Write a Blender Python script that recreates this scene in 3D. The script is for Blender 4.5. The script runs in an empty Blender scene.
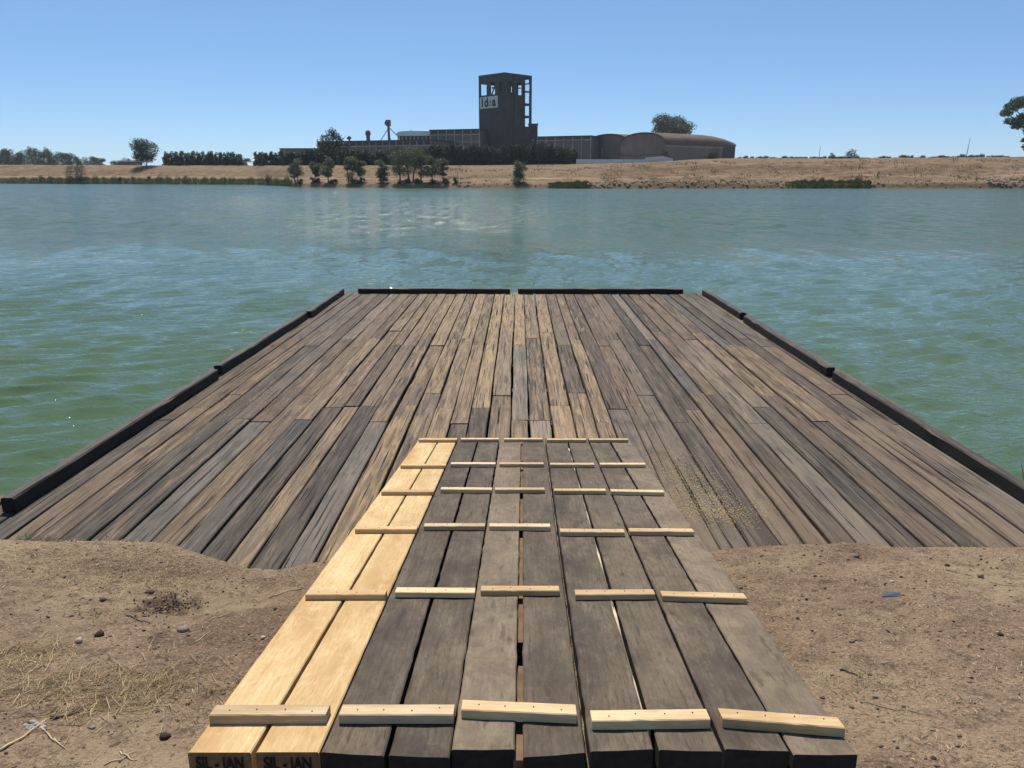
import bpy, math, random
import numpy as np
from mathutils import Vector, noise
R = math.radians
rnd = random.Random(11)
nrs = np.random.RandomState(5)
C = bpy.context.scene.collection
scene = bpy.context.scene
PI = math.pi

# ------------------------------------------------------------------ camera
CAM = Vector((0.0, 0.0, 2.3)); PITCH = 15.2; YAW = 0.49; FPX = 765.0
cd = bpy.data.cameras.new('camera'); cam = bpy.data.objects.new('camera', cd); C.objects.link(cam)
cam.location = CAM; cam.rotation_euler = (R(90 - PITCH), 0, R(YAW))
cd.sensor_width = 36; cd.lens = FPX * 36 / 1024; cd.clip_start = 0.05; cd.clip_end = 20000
scene.camera = cam
# ------------------------------------------------------------------ world and sun
SUN_EL, SUN_AZ = 59.0, -15.0          # azimuth: degrees right of the dock's axis (+Y)
w = bpy.data.worlds.new('World'); scene.world = w; w.use_nodes = True
nt = w.node_tree; nt.nodes.clear()
sky = nt.nodes.new('ShaderNodeTexSky'); sky.sky_type = 'NISHITA'; sky.sun_disc = False
sky.sun_elevation = R(SUN_EL); sky.sun_rotation = R(SUN_AZ); sky.air_density = 1.0; sky.dust_density = 0.0; sky.ozone_density = 10.0; sky.altitude = 3000
bg = nt.nodes.new('ShaderNodeBackground'); bg.inputs[1].default_value = 0.1025
wo = nt.nodes.new('ShaderNodeOutputWorld')
tint = nt.nodes.new('ShaderNodeMix'); tint.data_type = 'RGBA'; tint.blend_type = 'MULTIPLY'; tint.inputs[0].default_value = 1
tint.inputs[7].default_value = (1.10, 1.03, .94, 1); nt.links.new(sky.outputs[0], tint.inputs[6]); soft = nt.nodes.new('ShaderNodeMix'); soft.data_type = 'RGBA'; soft.inputs[0].default_value = .25
soft.inputs[7].default_value = (2.7, 4.9, 7.7, 1); nt.links.new(tint.outputs[2], soft.inputs[6]); nt.links.new(soft.outputs[2], bg.inputs[0]); nt.links.new(bg.outputs[0], wo.inputs[0])
sd = bpy.data.lights.new('sun', 'SUN'); sd.energy = 4.8; sd.angle = R(0.53); sd.color = (1.0, 0.94, 0.85)
so = bpy.data.objects.new('sun', sd); C.objects.link(so)
sv = Vector((math.sin(R(SUN_AZ)) * math.cos(R(SUN_EL)), math.cos(R(SUN_AZ)) * math.cos(R(SUN_EL)), math.sin(R(SUN_EL))))
so.rotation_euler = sv.to_track_quat('Z', 'Y').to_euler(); so.location = (0, 0, 60)
scene.view_settings.view_transform = 'Standard'; scene.view_settings.look = 'None'
scene.view_settings.exposure = 0.22; scene.view_settings.gamma = 1.0

# ------------------------------------------------------------------ helpers
def ray(px, py):
    u = (px - 512) / FPX; v = -(py - 384) / FPX
    p, y = R(PITCH), R(YAW)
    d = Vector((u, math.cos(p) + v * math.sin(p), -math.sin(p) + v * math.cos(p)))
    return Vector((d.x * math.cos(y) - d.y * math.sin(y), d.x * math.sin(y) + d.y * math.cos(y), d.z))
def at(px, py, Y):                       # the point of that sight line standing Y metres out
    d = ray(px, py); return CAM + d * (Y / d.y)
def atz(px, py, z):                      # ... meeting the level z
    d = ray(px, py); return CAM + d * ((z - CAM.z) / d.z)
def lerp(a, b, t): return a + (b - a) * t
def itp(x, tab): return float(np.interp(x, [a for a, _ in tab], [b for _, b in tab]))

class MB:
    def __init__(s): s.v = []; s.f = []; s.m = []; s.c = []; s.smooth = False
    def add(s, vs, fs, mi=0, col=None):
        o = len(s.v); s.v += [tuple(p) for p in vs]; s.f += [tuple(i + o for i in f) for f in fs]; s.m += [mi] * len(fs)
        s.c += [col or (0.5, 0.5, 0.5)] * len(vs)
    def box(s, x0, x1, y0, y1, z0, z1, mi=0, col=None):
        s.add([(x, y, z) for z in (z0, z1) for y in (y0, y1) for x in (x0, x1)],
              [(0, 2, 3, 1), (4, 5, 7, 6), (0, 1, 5, 4), (2, 6, 7, 3), (0, 4, 6, 2), (1, 3, 7, 5)], mi, col)
    def tube(s, pts, rads, n=8, mi=0, col=None, cap=True):
        pts = [Vector(p) for p in pts]; vs = []; fs = []
        for i, p in enumerate(pts):
            d = (pts[min(i + 1, len(pts) - 1)] - pts[max(i - 1, 0)]).normalized()
            a = d.orthogonal().normalized() if i == 0 else (a - d * a.dot(d)).normalized()
            b = d.cross(a); r = rads[i] if isinstance(rads, (list, tuple)) else rads
            for k in range(n):
                t = 2 * PI * k / n; vs.append(p + (a * math.cos(t) + b * math.sin(t)) * r)
        for i in range(len(pts) - 1):
            for k in range(n):
                fs.append((i * n + k, i * n + (k + 1) % n, (i + 1) * n + (k + 1) % n, (i + 1) * n + k))
        if cap: fs.append(tuple(range(n))[::-1]); fs.append(tuple((len(pts) - 1) * n + k for k in range(n)))
        s.add(vs, fs, mi, col)
    def prism(s, poly, y0, y1, mi=0, col=None):     # poly in x,z extruded along y
        n = len(poly)
        s.add([(x, y0, z) for x, z in poly] + [(x, y1, z) for x, z in poly],
              [tuple(range(n)), tuple(range(2 * n - 1, n - 1, -1))] + [(i, i + n, (i + 1) % n + n, (i + 1) % n) for i in range(n)], mi, col)
    def build(s, name, mats, parent=None, loc=None, smooth=None):
        me = bpy.data.meshes.new(name); me.from_pydata(s.v, [], s.f)
        mats = mats if isinstance(mats, (list, tuple)) else [mats]
        for m in mats: me.materials.append(m)
        if len(mats) > 1: me.polygons.foreach_set('material_index', s.m)
        a = me.color_attributes.new('tone', 'FLOAT_COLOR', 'POINT')
        c = np.ones((len(s.v), 4), dtype=np.float32); c[:, :3] = np.array(s.c, dtype=np.float32).reshape(-1, 3); a.data.foreach_set('color', c.ravel())
        if smooth or (smooth is None and s.smooth): me.polygons.foreach_set('use_smooth', [True] * len(s.f))
        me.update()
        o = bpy.data.objects.new(name, me); C.objects.link(o)
        if parent: o.parent = parent
        if loc is not None: o.location = loc
        return o
def tag(o, label, cat, group=None, kind=None):
    if label: o['label'] = label
    if cat: o['category'] = cat
    if group: o['group'] = group
    if kind: o['kind'] = kind
    return o
def thing(name, label, cat, loc, rz=0, group=None):
    o = bpy.data.objects.new(name, None); C.objects.link(o); o.location = loc; o.rotation_euler = (0, 0, rz); o.empty_display_size = .2
    return tag(o, label, cat, group)
def dup(o, loc, rz, sc=(1, 1, 1), label=None):
    r = o.copy(); C.objects.link(r); r.location = loc; r.rotation_euler = (0, 0, rz); r.scale = sc
    if label: r['label'] = label
    for ch in list(o.children):
        c = ch.copy(); C.objects.link(c); c.parent = r
        for g in ch.children:
            d = g.copy(); C.objects.link(d); d.parent = c
    return r

# ------------------------------------------------------------------ materials
class Mat:
    def __init__(s, name, rough=0.8, spec=0.3):
        s.m = bpy.data.materials.new(name); s.m.use_nodes = True; s.t = s.m.node_tree
        s.b = s.t.nodes['Principled BSDF']; s.b.inputs['Roughness'].default_value = rough
        s.b.inputs['Specular IOR Level'].default_value = spec
        s.tc = s.n('ShaderNodeTexCoord')
    def n(s, t, **k):
        x = s.t.nodes.new(t)
        for a, b in k.items(): setattr(x, a, b)
        return x
    def l(s, a, b): s.t.links.new(a, b)
    def mp(s, scale, src=None, off=None):
        m = s.n('ShaderNodeMapping'); m.inputs['Scale'].default_value = scale
        s.l(src or s.tc.outputs['Object'], m.inputs['Vector'])
        if off is not None: s.l(off, m.inputs['Location'])
        return m.outputs[0]
    def noise(s, vec, scale=1, det=4, rough=.55, dist=0):
        x = s.n('ShaderNodeTexNoise'); x.inputs['Scale'].default_value = scale; x.inputs['Detail'].default_value = det
        x.inputs['Roughness'].default_value = rough; x.inputs['Distortion'].default_value = dist
        s.l(vec, x.inputs['Vector']); return x.outputs['Fac']
    def ramp(s, fac, stops, interp='LINEAR'):
        x = s.n('ShaderNodeValToRGB'); x.color_ramp.interpolation = interp; e = x.color_ramp.elements
        while len(e) < len(stops): e.new(0.5)
        for i, (p, c) in enumerate(stops):
            e[i].position = p; e[i].color = (c, c, c, 1) if isinstance(c, (int, float)) else (*c, 1)
        s.l(fac, x.inputs[0]); return x.outputs[0]
    def mix(s, a, b, fac, mode='MIX'):
        x = s.n('ShaderNodeMix', data_type='RGBA', blend_type=mode)
        for v, i in ((fac, 0), (a, 6), (b, 7)):
            if isinstance(v, (int, float)): x.inputs[i].default_value = v if i == 0 else (v, v, v, 1)
            elif isinstance(v, tuple): x.inputs[i].default_value = (*v, 1)
            else: s.l(v, x.inputs[i])
        return x.outputs[2]
    def math(s, op, a, b=0.0, clamp=False):
        x = s.n('ShaderNodeMath', operation=op); x.use_clamp = clamp
        for i, v in enumerate((a, b)):
            if isinstance(v, (int, float)): x.inputs[i].default_value = v
            else: s.l(v, x.inputs[i])
        return x.outputs[0]
    def attr(s, name='tone'):
        a = s.n('ShaderNodeAttribute', attribute_name=name); x = s.n('ShaderNodeSeparateColor'); s.l(a.outputs['Color'], x.inputs[0]); return a.outputs['Vector'], x.outputs
    def bump(s, h, dist=.005, strength=1, prev=None):
        x = s.n('ShaderNodeBump'); x.inputs['Distance'].default_value = dist; x.inputs['Strength'].default_value = strength
        s.l(h, x.inputs['Height'])
        if prev: s.l(prev, x.inputs['Normal'])
        s.l(x.outputs[0], s.b.inputs['Normal']); return x.outputs[0]
    def col(s, c):
        if isinstance(c, tuple): s.b.inputs['Base Color'].default_value = (*c, 1)
        else: s.l(c, s.b.inputs['Base Color'])
        return s

def plain(name, c, rough=.8, var=.25, scale=1.5, spec=.3):
    m = Mat(name, rough, spec); f = m.noise(m.mp((scale,) * 3), 1, 5)
    m.col(m.mix(tuple(x * (1 - var) for x in c), tuple(min(1, x * (1 + var)) for x in c), m.ramp(f, [(.3, 0.), (.7, 1.)])))
    return m.m

def deck_wood():
    m = Mat('weathered_deck_wood', .82, .15)
    av, (r, g, b) = m.attr()
    off = m.n('ShaderNodeVectorMath', operation='SCALE'); m.l(av, off.inputs[0]); off.inputs['Scale'].default_value = 37
    off = off.outputs[0]
    streak = m.noise(m.mp((26, 1.1, 26), off=off), 1, 6, .65, .4)
    fine = m.noise(m.mp((130, 4, 130), off=off), 1, 4, .7)
    blotch = m.noise(m.mp((5, 1.6, 5), off=off), 1, 5, .62, .5)
    base = m.ramp(r, [(0, (.058, .049, .041)), (.3, (.088, .066, .048)), (.5, (.125, .088, .058)), (.85, (.16, .118, .08)), (1, (.105, .09, .076))])
    c = m.mix(base, (.26, .2, .14), m.ramp(streak, [(.42, 0.), (.75, .55)]))
    c = m.mix(c, (.045, .038, .033), m.ramp(blotch, [(.28, .75), (.5, 0.)]))
    # worn, sun-bleached yellow fibre where feet and boats have scraped the planks
    wn = m.noise(m.mp((24, 1.5, 24), off=off), 1, 7, .72, .5)
    wk = m.math('ADD', wn, m.math('MULTIPLY', m.math('SUBTRACT', b, .5), .30))
    c = m.mix(c, m.mix((.44, .30, .16), (.31, .225, .145), g), m.ramp(wk, [(.50, 0.), (.72, .7)]))
    c = m.mix(c, (.035, .03, .026), m.ramp(fine, [(.3, .7), (.45, 0.)]))
    crack = m.noise(m.mp((70, .9, 70), off=off), 1, 3, .5, .3)
    cr = m.ramp(crack, [(.33, 1.), (.37, 0.)])
    c = m.mix(c, (.012, .01, .009), cr)
    m.col(m.mix(c, m.mix(c, 1.0, .03), m.ramp(g, [(.8, 0.), (.95, 1.)])))
    h = m.math('SUBTRACT', m.math('ADD', streak, m.math('MULTIPLY', fine, .4)), cr)
    m.bump(h, .006, 1)
    return m.m
def board_wood(name, dark, mid, light, axis='y', warm=None, knot=(.1, .06, .03), kn=.5):
    m = Mat(name, .75, .2)
    av, (r, g, b) = m.attr()
    off = m.n('ShaderNodeVectorMath', operation='SCALE'); m.l(av, off.inputs[0]); off.inputs['Scale'].default_value = 53
    off = off.outputs[0]
    S = (lambda a, l: (a, l, a)) if axis == 'y' else (lambda a, l: (l, a, a))
    streak = m.noise(m.mp(S(22, .9), off=off), 1, 5, .6, .8)
    fine = m.noise(m.mp(S(160, 3), off=off), 1, 3, .6)
    blotch = m.noise(m.mp(S(4, 1.5), off=off), 1, 6, .65, .3)
    # cathedral grain: wavy bands across the board, bent by slow noise
    wv = m.n('ShaderNodeTexWave', wave_type='BANDS', bands_direction='X' if axis == 'y' else 'Y')
    wv.inputs['Scale'].default_value = 14; wv.inputs['Distortion'].default_value = 9; wv.inputs['Detail'].default_value = 2; wv.inputs['Detail Scale'].default_value = .6
    m.l(m.mp(S(1, .18), off=off), wv.inputs['Vector'])
    c = m.mix(mid, light, m.ramp(streak, [(.35, 0.), (.7, 1.)]))
    c = m.mix(c, dark, m.math('MULTIPLY', m.ramp(wv.outputs['Fac'], [(.0, .5), (.35, 0.)]), .45))
    c = m.mix(c, dark, m.ramp(blotch, [(.34, .85), (.56, 0.)])); bl2 = m.noise(m.mp(S(13, 7), off=off), 1, 6, .75, 1.2); c = m.mix(c, light, m.ramp(bl2, [(.54, 0.), (.72, .6)]))
    c = m.mix(c, dark, m.ramp(fine, [(.32, .5), (.5, 0.)]))
    c = m.mix(c, warm or light, m.ramp(b, [(.3, 0.), (1, .45)]))
    ck = m.noise(m.mp(S(48, .55), off=off), 1, 2, .5, .35); c = m.mix(c, knot, m.ramp(ck, [(.31, .5 if kn > .6 else .3), (.37, 0.)]))
    gr_ = m.noise(m.mp(S(7, 5), off=off), 1, 8, .8, .5); c = m.mix(c, dark, m.ramp(gr_, [(.34, .6 if kn > .6 else .35), (.56, 0.)]))
    vo = m.n('ShaderNodeTexVoronoi'); vo.inputs['Scale'].default_value = 1; vo.inputs['Randomness'].default_value = 1
    m.l(m.mp(S(5.2, 2.4), off=off), vo.inputs['Vector'])
    kf = m.ramp(vo.outputs['Distance'], [(.03, kn), (.06, kn * .4), (.1, 0.)])
    c = m.mix(c, knot, kf)
    hs = m.n('ShaderNodeHueSaturation'); m.l(c, hs.inputs['Color']); m.l(m.math('ADD', m.math('MULTIPLY', r, .4), .8), hs.inputs['Value'])
    m.col(hs.outputs[0])
    m.bump(m.math('ADD', m.math('ADD', streak, m.math('MULTIPLY', wv.outputs['Fac'], .25)), m.math('MULTIPLY', fine, .5)), .0025, .7)
    return m.m
M = {}
M['deck'] = deck_wood()
M['pine'] = board_wood('new_pine', (.40, .235, .09), (.54, .375, .175), (.67, .505, .275), 'y', (.60, .39, .175), (.30, .14, .05))
M['pine_x'] = board_wood('pale_pine', (.42, .28, .14), (.60, .44, .25), (.74, .58, .37), 'x', (.62, .36, .13), (.28, .14, .06), .4)
M['grey'] = board_wood('grey_board', (.05, .038, .028), (.118, .086, .055), (.195, .15, .102), 'y', (.24, .185, .122), (.045, .032, .022), .8)
M['pine_end'] = plain('pine_end_grain', (.2, .115, .055), .9, .35, 30); M['grey_end_shade'] = plain('grey_end_grain_shade', (.025, .019, .015), .9, .3, 30)  # dark end grain; shade on board ends and grey sides is in the colour
M['pale_split'] = plain('split_wood', (.62, .5, .34), .8, .2, 20)
M['strip'] = plain('brown_strip', (.15, .09, .045), .8, .3, 12)
M['paint'] = plain('marker_paint', (.012, .01, .01), .7, .1)
M['nail'] = plain('nail_steel', (.05, .045, .045), .5, .2)
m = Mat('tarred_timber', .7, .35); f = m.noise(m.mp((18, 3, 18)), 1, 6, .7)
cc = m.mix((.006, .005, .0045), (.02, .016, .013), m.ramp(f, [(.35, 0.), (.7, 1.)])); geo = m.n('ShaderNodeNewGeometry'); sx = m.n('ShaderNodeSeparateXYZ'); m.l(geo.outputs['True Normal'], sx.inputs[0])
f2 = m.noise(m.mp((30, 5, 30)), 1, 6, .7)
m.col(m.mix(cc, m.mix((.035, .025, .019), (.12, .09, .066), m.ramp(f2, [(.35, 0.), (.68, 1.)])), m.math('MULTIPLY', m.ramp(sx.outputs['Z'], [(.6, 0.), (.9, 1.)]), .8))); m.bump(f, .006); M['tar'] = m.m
M['under'] = plain('wet_pile_wood', (.05, .04, .032), .7, .3, 6)

def dirt():
    m = Mat('dry_dirt', .95, .1)
    big = m.noise(m.mp((.9, 1.4, .9)), 1, 6, .6, .4); med = m.noise(m.mp((9, 9, 9)), 1, 6, .7); fin = m.noise(m.mp((70, 70, 70)), 1, 4, .7)
    c = m.mix((.175, .113, .074), (.31, .218, .142), m.ramp(big, [(.36, 0.), (.66, 1.)]))
    c = m.mix(c, (.075, .05, .036), m.ramp(med, [(.3, .75), (.48, 0.)]))
    c = m.mix(c, (.36, .27, .18), m.ramp(med, [(.55, 0.), (.78, .7)]))
    c = m.mix(c, (.075, .052, .038), m.ramp(fin, [(.34, .85), (.47, 0.)]))
    c = m.mix(c, (.48, .37, .245), m.ramp(fin, [(.56, 0.), (.68, .75)]))
    av, (r, g, b) = m.attr()
    c = m.mix(c, (.34, .26, .16), m.math('MULTIPLY', g, m.ramp(med, [(.35, .15), (.6, .8)])))
    c = m.mix(c, (.05, .032, .022), m.math('MULTIPLY', r, m.ramp(fin, [(.3, 1.), (.7, .6)])))
    m.col(c); m.bump(m.math('ADD', fin, m.math('MULTIPLY', med, 2.)), .016, 1); return m.m
M['dirt'] = dirt()
def bankmat():
    m = Mat('dry_grass_bank', .95, .05)
    av, (r, g, b) = m.attr()      # r: height band 0..1, g: path, b: side
    n1 = m.noise(m.mp((.045, .2, .2)), 1, 7, .75, .8); n2 = m.noise(m.mp((.5, .9, 1)), 1, 5, .7); n3 = m.noise(m.mp((.02, .05, .1)), 1, 4, .6)
    c = m.mix((.155, .098, .057), (.28, .195, .118), m.ramp(n1, [(.36, 0.), (.62, 1.)]))
    c = m.mix(c, (.09, .06, .038), m.ramp(n2, [(.36, .85), (.54, 0.)]))
    c = m.mix(c, (.23, .165, .11), m.ramp(n3, [(.45, 0.), (.65, .6)]))
    c = m.mix(c, (.08, .07, .04), m.math('MULTIPLY', m.ramp(n2, [(.48, 0.), (.6, 1.)]), b))
    c = m.mix(c, (.42, .31, .2), g)
    m.col(c); m.bump(n2, .4, .6); return m.m
M['bank'] = bankmat()
def watermat():
    m = Mat('river_water', .06, .5); m.b.inputs['IOR'].default_value = 1.333
    co = m.tc.outputs['Object']
    dp = m.noise(m.mp((.03, .05, .05)), 1, 3)
    m.col(m.mix((.066, .108, .054), (.084, .124, .056), m.ramp(dp, [(.35, 0.), (.65, 1.)])))
    n2 = m.noise(m.mp((5.5, 10, 4)), 1, 3, .55, .4)
    # wind ripples as random facet slopes (a noise gives each spot its tilt)
    def slope(sc, det):
        x = m.n('ShaderNodeTexNoise'); x.inputs['Scale'].default_value = 1; x.inputs['Detail'].default_value = det; m.l(m.mp(sc), x.inputs['Vector'])
        v = m.n('ShaderNodeVectorMath', operation='SUBTRACT'); m.l(x.outputs['Color'], v.inputs[0]); v.inputs[1].default_value = (.5, .5, .5); return v.outputs[0]
    va = m.n('ShaderNodeVectorMath', operation='ADD'); m.l(slope((5, 11, 3), 3), va.inputs[0]); m.l(slope((1.6, 5, 1), 3), va.inputs[1])
    va2 = m.n('ShaderNodeVectorMath', operation='ADD'); m.l(va.outputs[0], va2.inputs[0]); big = m.n('ShaderNodeVectorMath', operation='SCALE'); m.l(slope((1.3, .6, 1), 4), big.inputs[0]); big.inputs['Scale'].default_value = 1.5; m.l(big.outputs[0], va2.inputs[1]); va = va2
    vs_ = m.n('ShaderNodeVectorMath', operation='MULTIPLY'); m.l(va.outputs[0], vs_.inputs[0])
    sp = m.n('ShaderNodeSeparateXYZ'); m.l(co, sp.inputs[0]); far = m.n('ShaderNodeMapRange'); m.l(sp.outputs['Y'], far.inputs[0])
    for q_, v_ in ((1, 22), (2, 44), (3, .22), (4, .60)): far.inputs[q_].default_value = v_
    cm = m.n('ShaderNodeCombineXYZ'); m.l(m.math('MULTIPLY', far.outputs[0], .7), cm.inputs[0]); m.l(far.outputs[0], cm.inputs[1]); cm.inputs[2].default_value = 0
    bi = m.n('ShaderNodeCombineXYZ'); m.l(m.math('MULTIPLY', m.math('SUBTRACT', far.outputs[0], .22), -.40), bi.inputs[1]); bi.inputs[2].default_value = 1
    m.l(cm.outputs[0], vs_.inputs[1])
    ad = m.n('ShaderNodeVectorMath', operation='ADD'); m.l(vs_.outputs[0], ad.inputs[0]); m.l(bi.outputs[0], ad.inputs[1])
    no = m.n('ShaderNodeVectorMath', operation='NORMALIZE'); m.l(ad.outputs[0], no.inputs[0])
    m.bump(n2, .035, 1, no.outputs[0])
    return m.m
M['water'] = watermat()
def leaf(name, a, b, trans=.25):
    m = Mat(name, .6, .25); g = m.n('ShaderNodeNewGeometry'); c = m.mix(a, b, g.outputs['Random Per Island']); m.col(c)
    t = m.n('ShaderNodeBsdfTranslucent'); m.l(m.mix(c, (.2, .3, .05), .3), t.inputs[0]); mx = m.n('ShaderNodeMixShader'); mx.inputs[0].default_value = trans
    m.l(m.b.outputs[0], mx.inputs[1]); m.l(t.outputs[0], mx.inputs[2]); m.l(mx.outputs[0], m.t.nodes['Material Output'].inputs[0]); return m.m
M['olive'] = leaf('olive_leaves', (.065, .078, .045), (.16, .175, .11))
M['hedge'] = leaf('hedge_leaves', (.012, .022, .012), (.035, .05, .026), .12)
M['dark_leaf'] = leaf('dark_leaves', (.022, .036, .018), (.06, .08, .038), .15)
M['euca'] = leaf('eucalyptus_leaves', (.04, .055, .03), (.10, .115, .065), .2)
M['reed'] = leaf('reed_blades', (.05, .065, .028), (.13, .14, .065), .2)
M['drygrass'] = leaf('dry_grass_blades', (.16, .1, .06), (.34, .25, .14), .2)
M['scrub'] = leaf('brown_scrub_blades', (.055, .04, .026), (.12, .09, .055), .1)
M['straw'] = leaf('straw_stalks', (.34, .24, .12), (.82, .66, .40), .15)
M['fgrass'] = leaf('grass_blades', (.1, .12, .05), (.26, .25, .12), .25)
M['bark'] = plain('bark', (.1, .08, .06), .9, .3, 4)
M['stone'] = plain('grey_stone', (.25, .195, .15), .95, .35, 25, .05)
M['rstone'] = plain('bank_rock', (.19, .15, .115), .95, .45, .8, .05)
M['wstone'] = plain('pale_rock', (.48, .41, .33), .95, .2, .8, .05)
M['clod'] = plain('dark_soil', (.05, .033, .025), .95, .4, 40)
M['con'] = plain('tower_concrete', (.062, .058, .056), .9, .18, .35)
M['con2'] = plain('grey_render', (.16, .138, .117), .9, .2, .3)
M['conL'] = plain('pale_concrete', (.36, .30, .25), .9, .12, .3)
M['dark'] = plain('dark_glazing_and_shade', (.04, .04, .045), .4, .3, .5)
M['brown'] = plain('brown_brick', (.11, .07, .052), .9, .2, .5)
M['wall'] = plain('whitewash', (.6, .58, .56), .9, .12, .3)
M['roofpale'] = plain('pale_roof', (.85, .8, .68), .7, .08, .3)
M['rust'] = plain('weathered_fibre_roof', (.125, .085, .058), .9, .3, .12)
M['gable'] = plain('gable_brick', (.21, .17, .14), .9, .2, .2)
M['steel'] = plain('painted_steel', (.13, .10, .09), .6, .2, 1)
M['sign'] = plain('sign_board', (.6, .6, .56), .7, .12, .6)
M['ink'] = plain('sign_ink', (.012, .018, .02), .7, .1)
M['inkfaint'] = plain('faded_ink', (.22, .24, .24), .7, .1)
M['plastic'] = plain('blue_plastic', (.07, .085, .105), .4, .3, 20)

# ------------------------------------------------------------------ near bank
WATER = -0.40
edge_px = [(-200, 540), (0, 540), (60, 541), (130, 541), (170, 544), (200, 553), (225, 561), (250, 569), (280, 569), (310, 563), (345, 558), (520, 552),
           (700, 552), (760, 546), (850, 543), (900, 547), (1024, 547), (1250, 545)]
EC = [(p.x, p.y) for p in (atz(x, y, .03) for x, y in edge_px)]
def yc(x): return itp(x, EC)
HOLE = atz(170, 606, .2)
def ground_h(x, y):
    e = yc(x) + .025 * noise.noise(Vector((x * 3, y * .5, 3))); t = e - y
    if t > 0:
        h = .03 + .05 * min(t / .12, 1) + .195 * max(t - .1, 0) * (1 if t < 3.2 else 3.2 / t)
        a = min(t / .3, 1)
    else:
        h = max(.03 + 1.0 * t, -3); a = .3
        if t < -.06: h = max(-.06 + .45 * (t + .06), -3)
    n = noise.fractal(Vector((x * 1.1, y * 1.1, 0)), 1, 2, 3) * .03 + noise.fractal(Vector((x * 6, y * 6, 9)), .8, 2, 4) * .012
    n2 = noise.noise(Vector((x * 24, y * 24, 4))); n3 = noise.noise(Vector((x * 11, y * 11, 8))); n += .005 * n2 + .02 * max(0, n2 - .3) + .008 * abs(n3)
    h += n * a
    d = math.hypot((x - HOLE.x) / 1.0, (y - HOLE.y) / .9)
    if d < .2: h -= .035 * (1 - d / .2) ** .7 * (.6 + noise.noise(Vector((x * 20, y * 20, 1))))
    return h
def graded(dense0, dense1, step, lo, hi, gr=1.18):
    a = list(np.arange(dense0, dense1, step)); s = step; x = dense1; up = []
    while x < hi: up.append(x); s *= gr; x += s
    up.append(hi); s = step * gr; x = dense0 - step; dn = []
    while x > lo: dn.append(x); s *= gr; x -= s
    dn.append(lo); return dn[::-1] + a + up
gx = graded(-3.7, 3.9, .02, -220, 220); gy = graded(1.7, 5.0, .02, -60, 14)
g = MB()
for y in gy:
    for x in gx:
        h = ground_h(x, y)
        d = math.hypot(x - HOLE.x, (y - HOLE.y)); r_ = max(0, min(1, (.17 - d + .09 * noise.noise(Vector((x * 14, y * 14, 2)))) / .06)) * .85
        st = noise.fractal(Vector((x * 1.3 + 7, y * 1.6, 5)), 1, 2, 3) + (.35 if (x < -1 and y > 3.6) else 0)
        g.v.append((x, y, h)); g.c.append((r_, max(0, min(1, st * 1.6)), 0))
nx = len(gx)
g.f = [(j * nx + i, j * nx + i + 1, (j + 1) * nx + i + 1, (j + 1) * nx + i) for j in range(len(gy) - 1) for i in range(nx - 1)]
tag(g.build('ground', M['dirt'], smooth=True), None, None, kind='structure')

# river surface and bed
wx = np.array(graded(-10, 10, .06, -900, 900, 1.03)); yy_ = []; y = 3.2
while y < 420: yy_.append(y); y += max(.036, .0009 * y ** 1.55)
wy = np.array(yy_ + [420.]); X, Y = np.meshgrid(wx, wy); SX = np.gradient(wx)[None, :] + 0 * Y; SY = np.gradient(wy)[:, None] + 0 * X
Z_ = np.zeros_like(X); DX = np.zeros_like(X); DY = np.zeros_like(X); wr = np.random.RandomState(3)
gust = .8 + .2 * np.sin(X * .11 + Y * .23 + 1) * np.sin(Y * .09 - X * .05)
for i in range(90):
    lam = .15 * (4.3 ** (wr.rand() ** .7)); a0 = R(20) + wr.normal() * R(13); kx, ky = math.sin(a0), -math.cos(a0); kk = 2 * PI / lam
    amp = .056 / kk * (.9 if lam > .5 else 1.15 if lam > .25 else .8); ph = wr.rand() * 6.28
    fade = np.clip(1.8 - 6 * np.maximum(np.abs(kx) * SX, np.abs(ky) * SY) / lam, 0, 1)
    th_ = kk * (kx * X + ky * Y) + ph + 1.6 * np.sin(X * .43 + i) * np.sin(Y * .37 + 2 * i); A_ = amp * fade * gust
    Z_ += A_ * np.cos(th_); DX -= .5 * A_ * kx * np.sin(th_); DY -= .5 * A_ * ky * np.sin(th_)
co_ = np.stack([X + DX, Y + DY, Z_], -1).reshape(-1, 3).astype(np.float32); ny_, nx_ = X.shape
idx = np.arange(ny_ * nx_).reshape(ny_, nx_); qd = np.stack([idx[:-1, :-1], idx[:-1, 1:], idx[1:, 1:], idx[1:, :-1]], -1).reshape(-1, 4)
me = bpy.data.meshes.new('river_water'); me.vertices.add(len(co_)); me.vertices.foreach_set('co', co_.ravel()); me.loops.add(qd.size); me.loops.foreach_set('vertex_index', qd.ravel().astype(np.int32))
me.polygons.add(len(qd)); me.polygons.foreach_set('loop_start', np.arange(0, qd.size, 4, dtype=np.int32)); me.polygons.foreach_set('use_smooth', np.ones(len(qd), dtype=bool)); me.update(calc_edges=True); me.validate()
me.materials.append(M['water']); rw = bpy.data.objects.new('river_water', me); C.objects.link(rw); rw.location = (0, 0, WATER); tag(rw, None, None, kind='structure')

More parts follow.
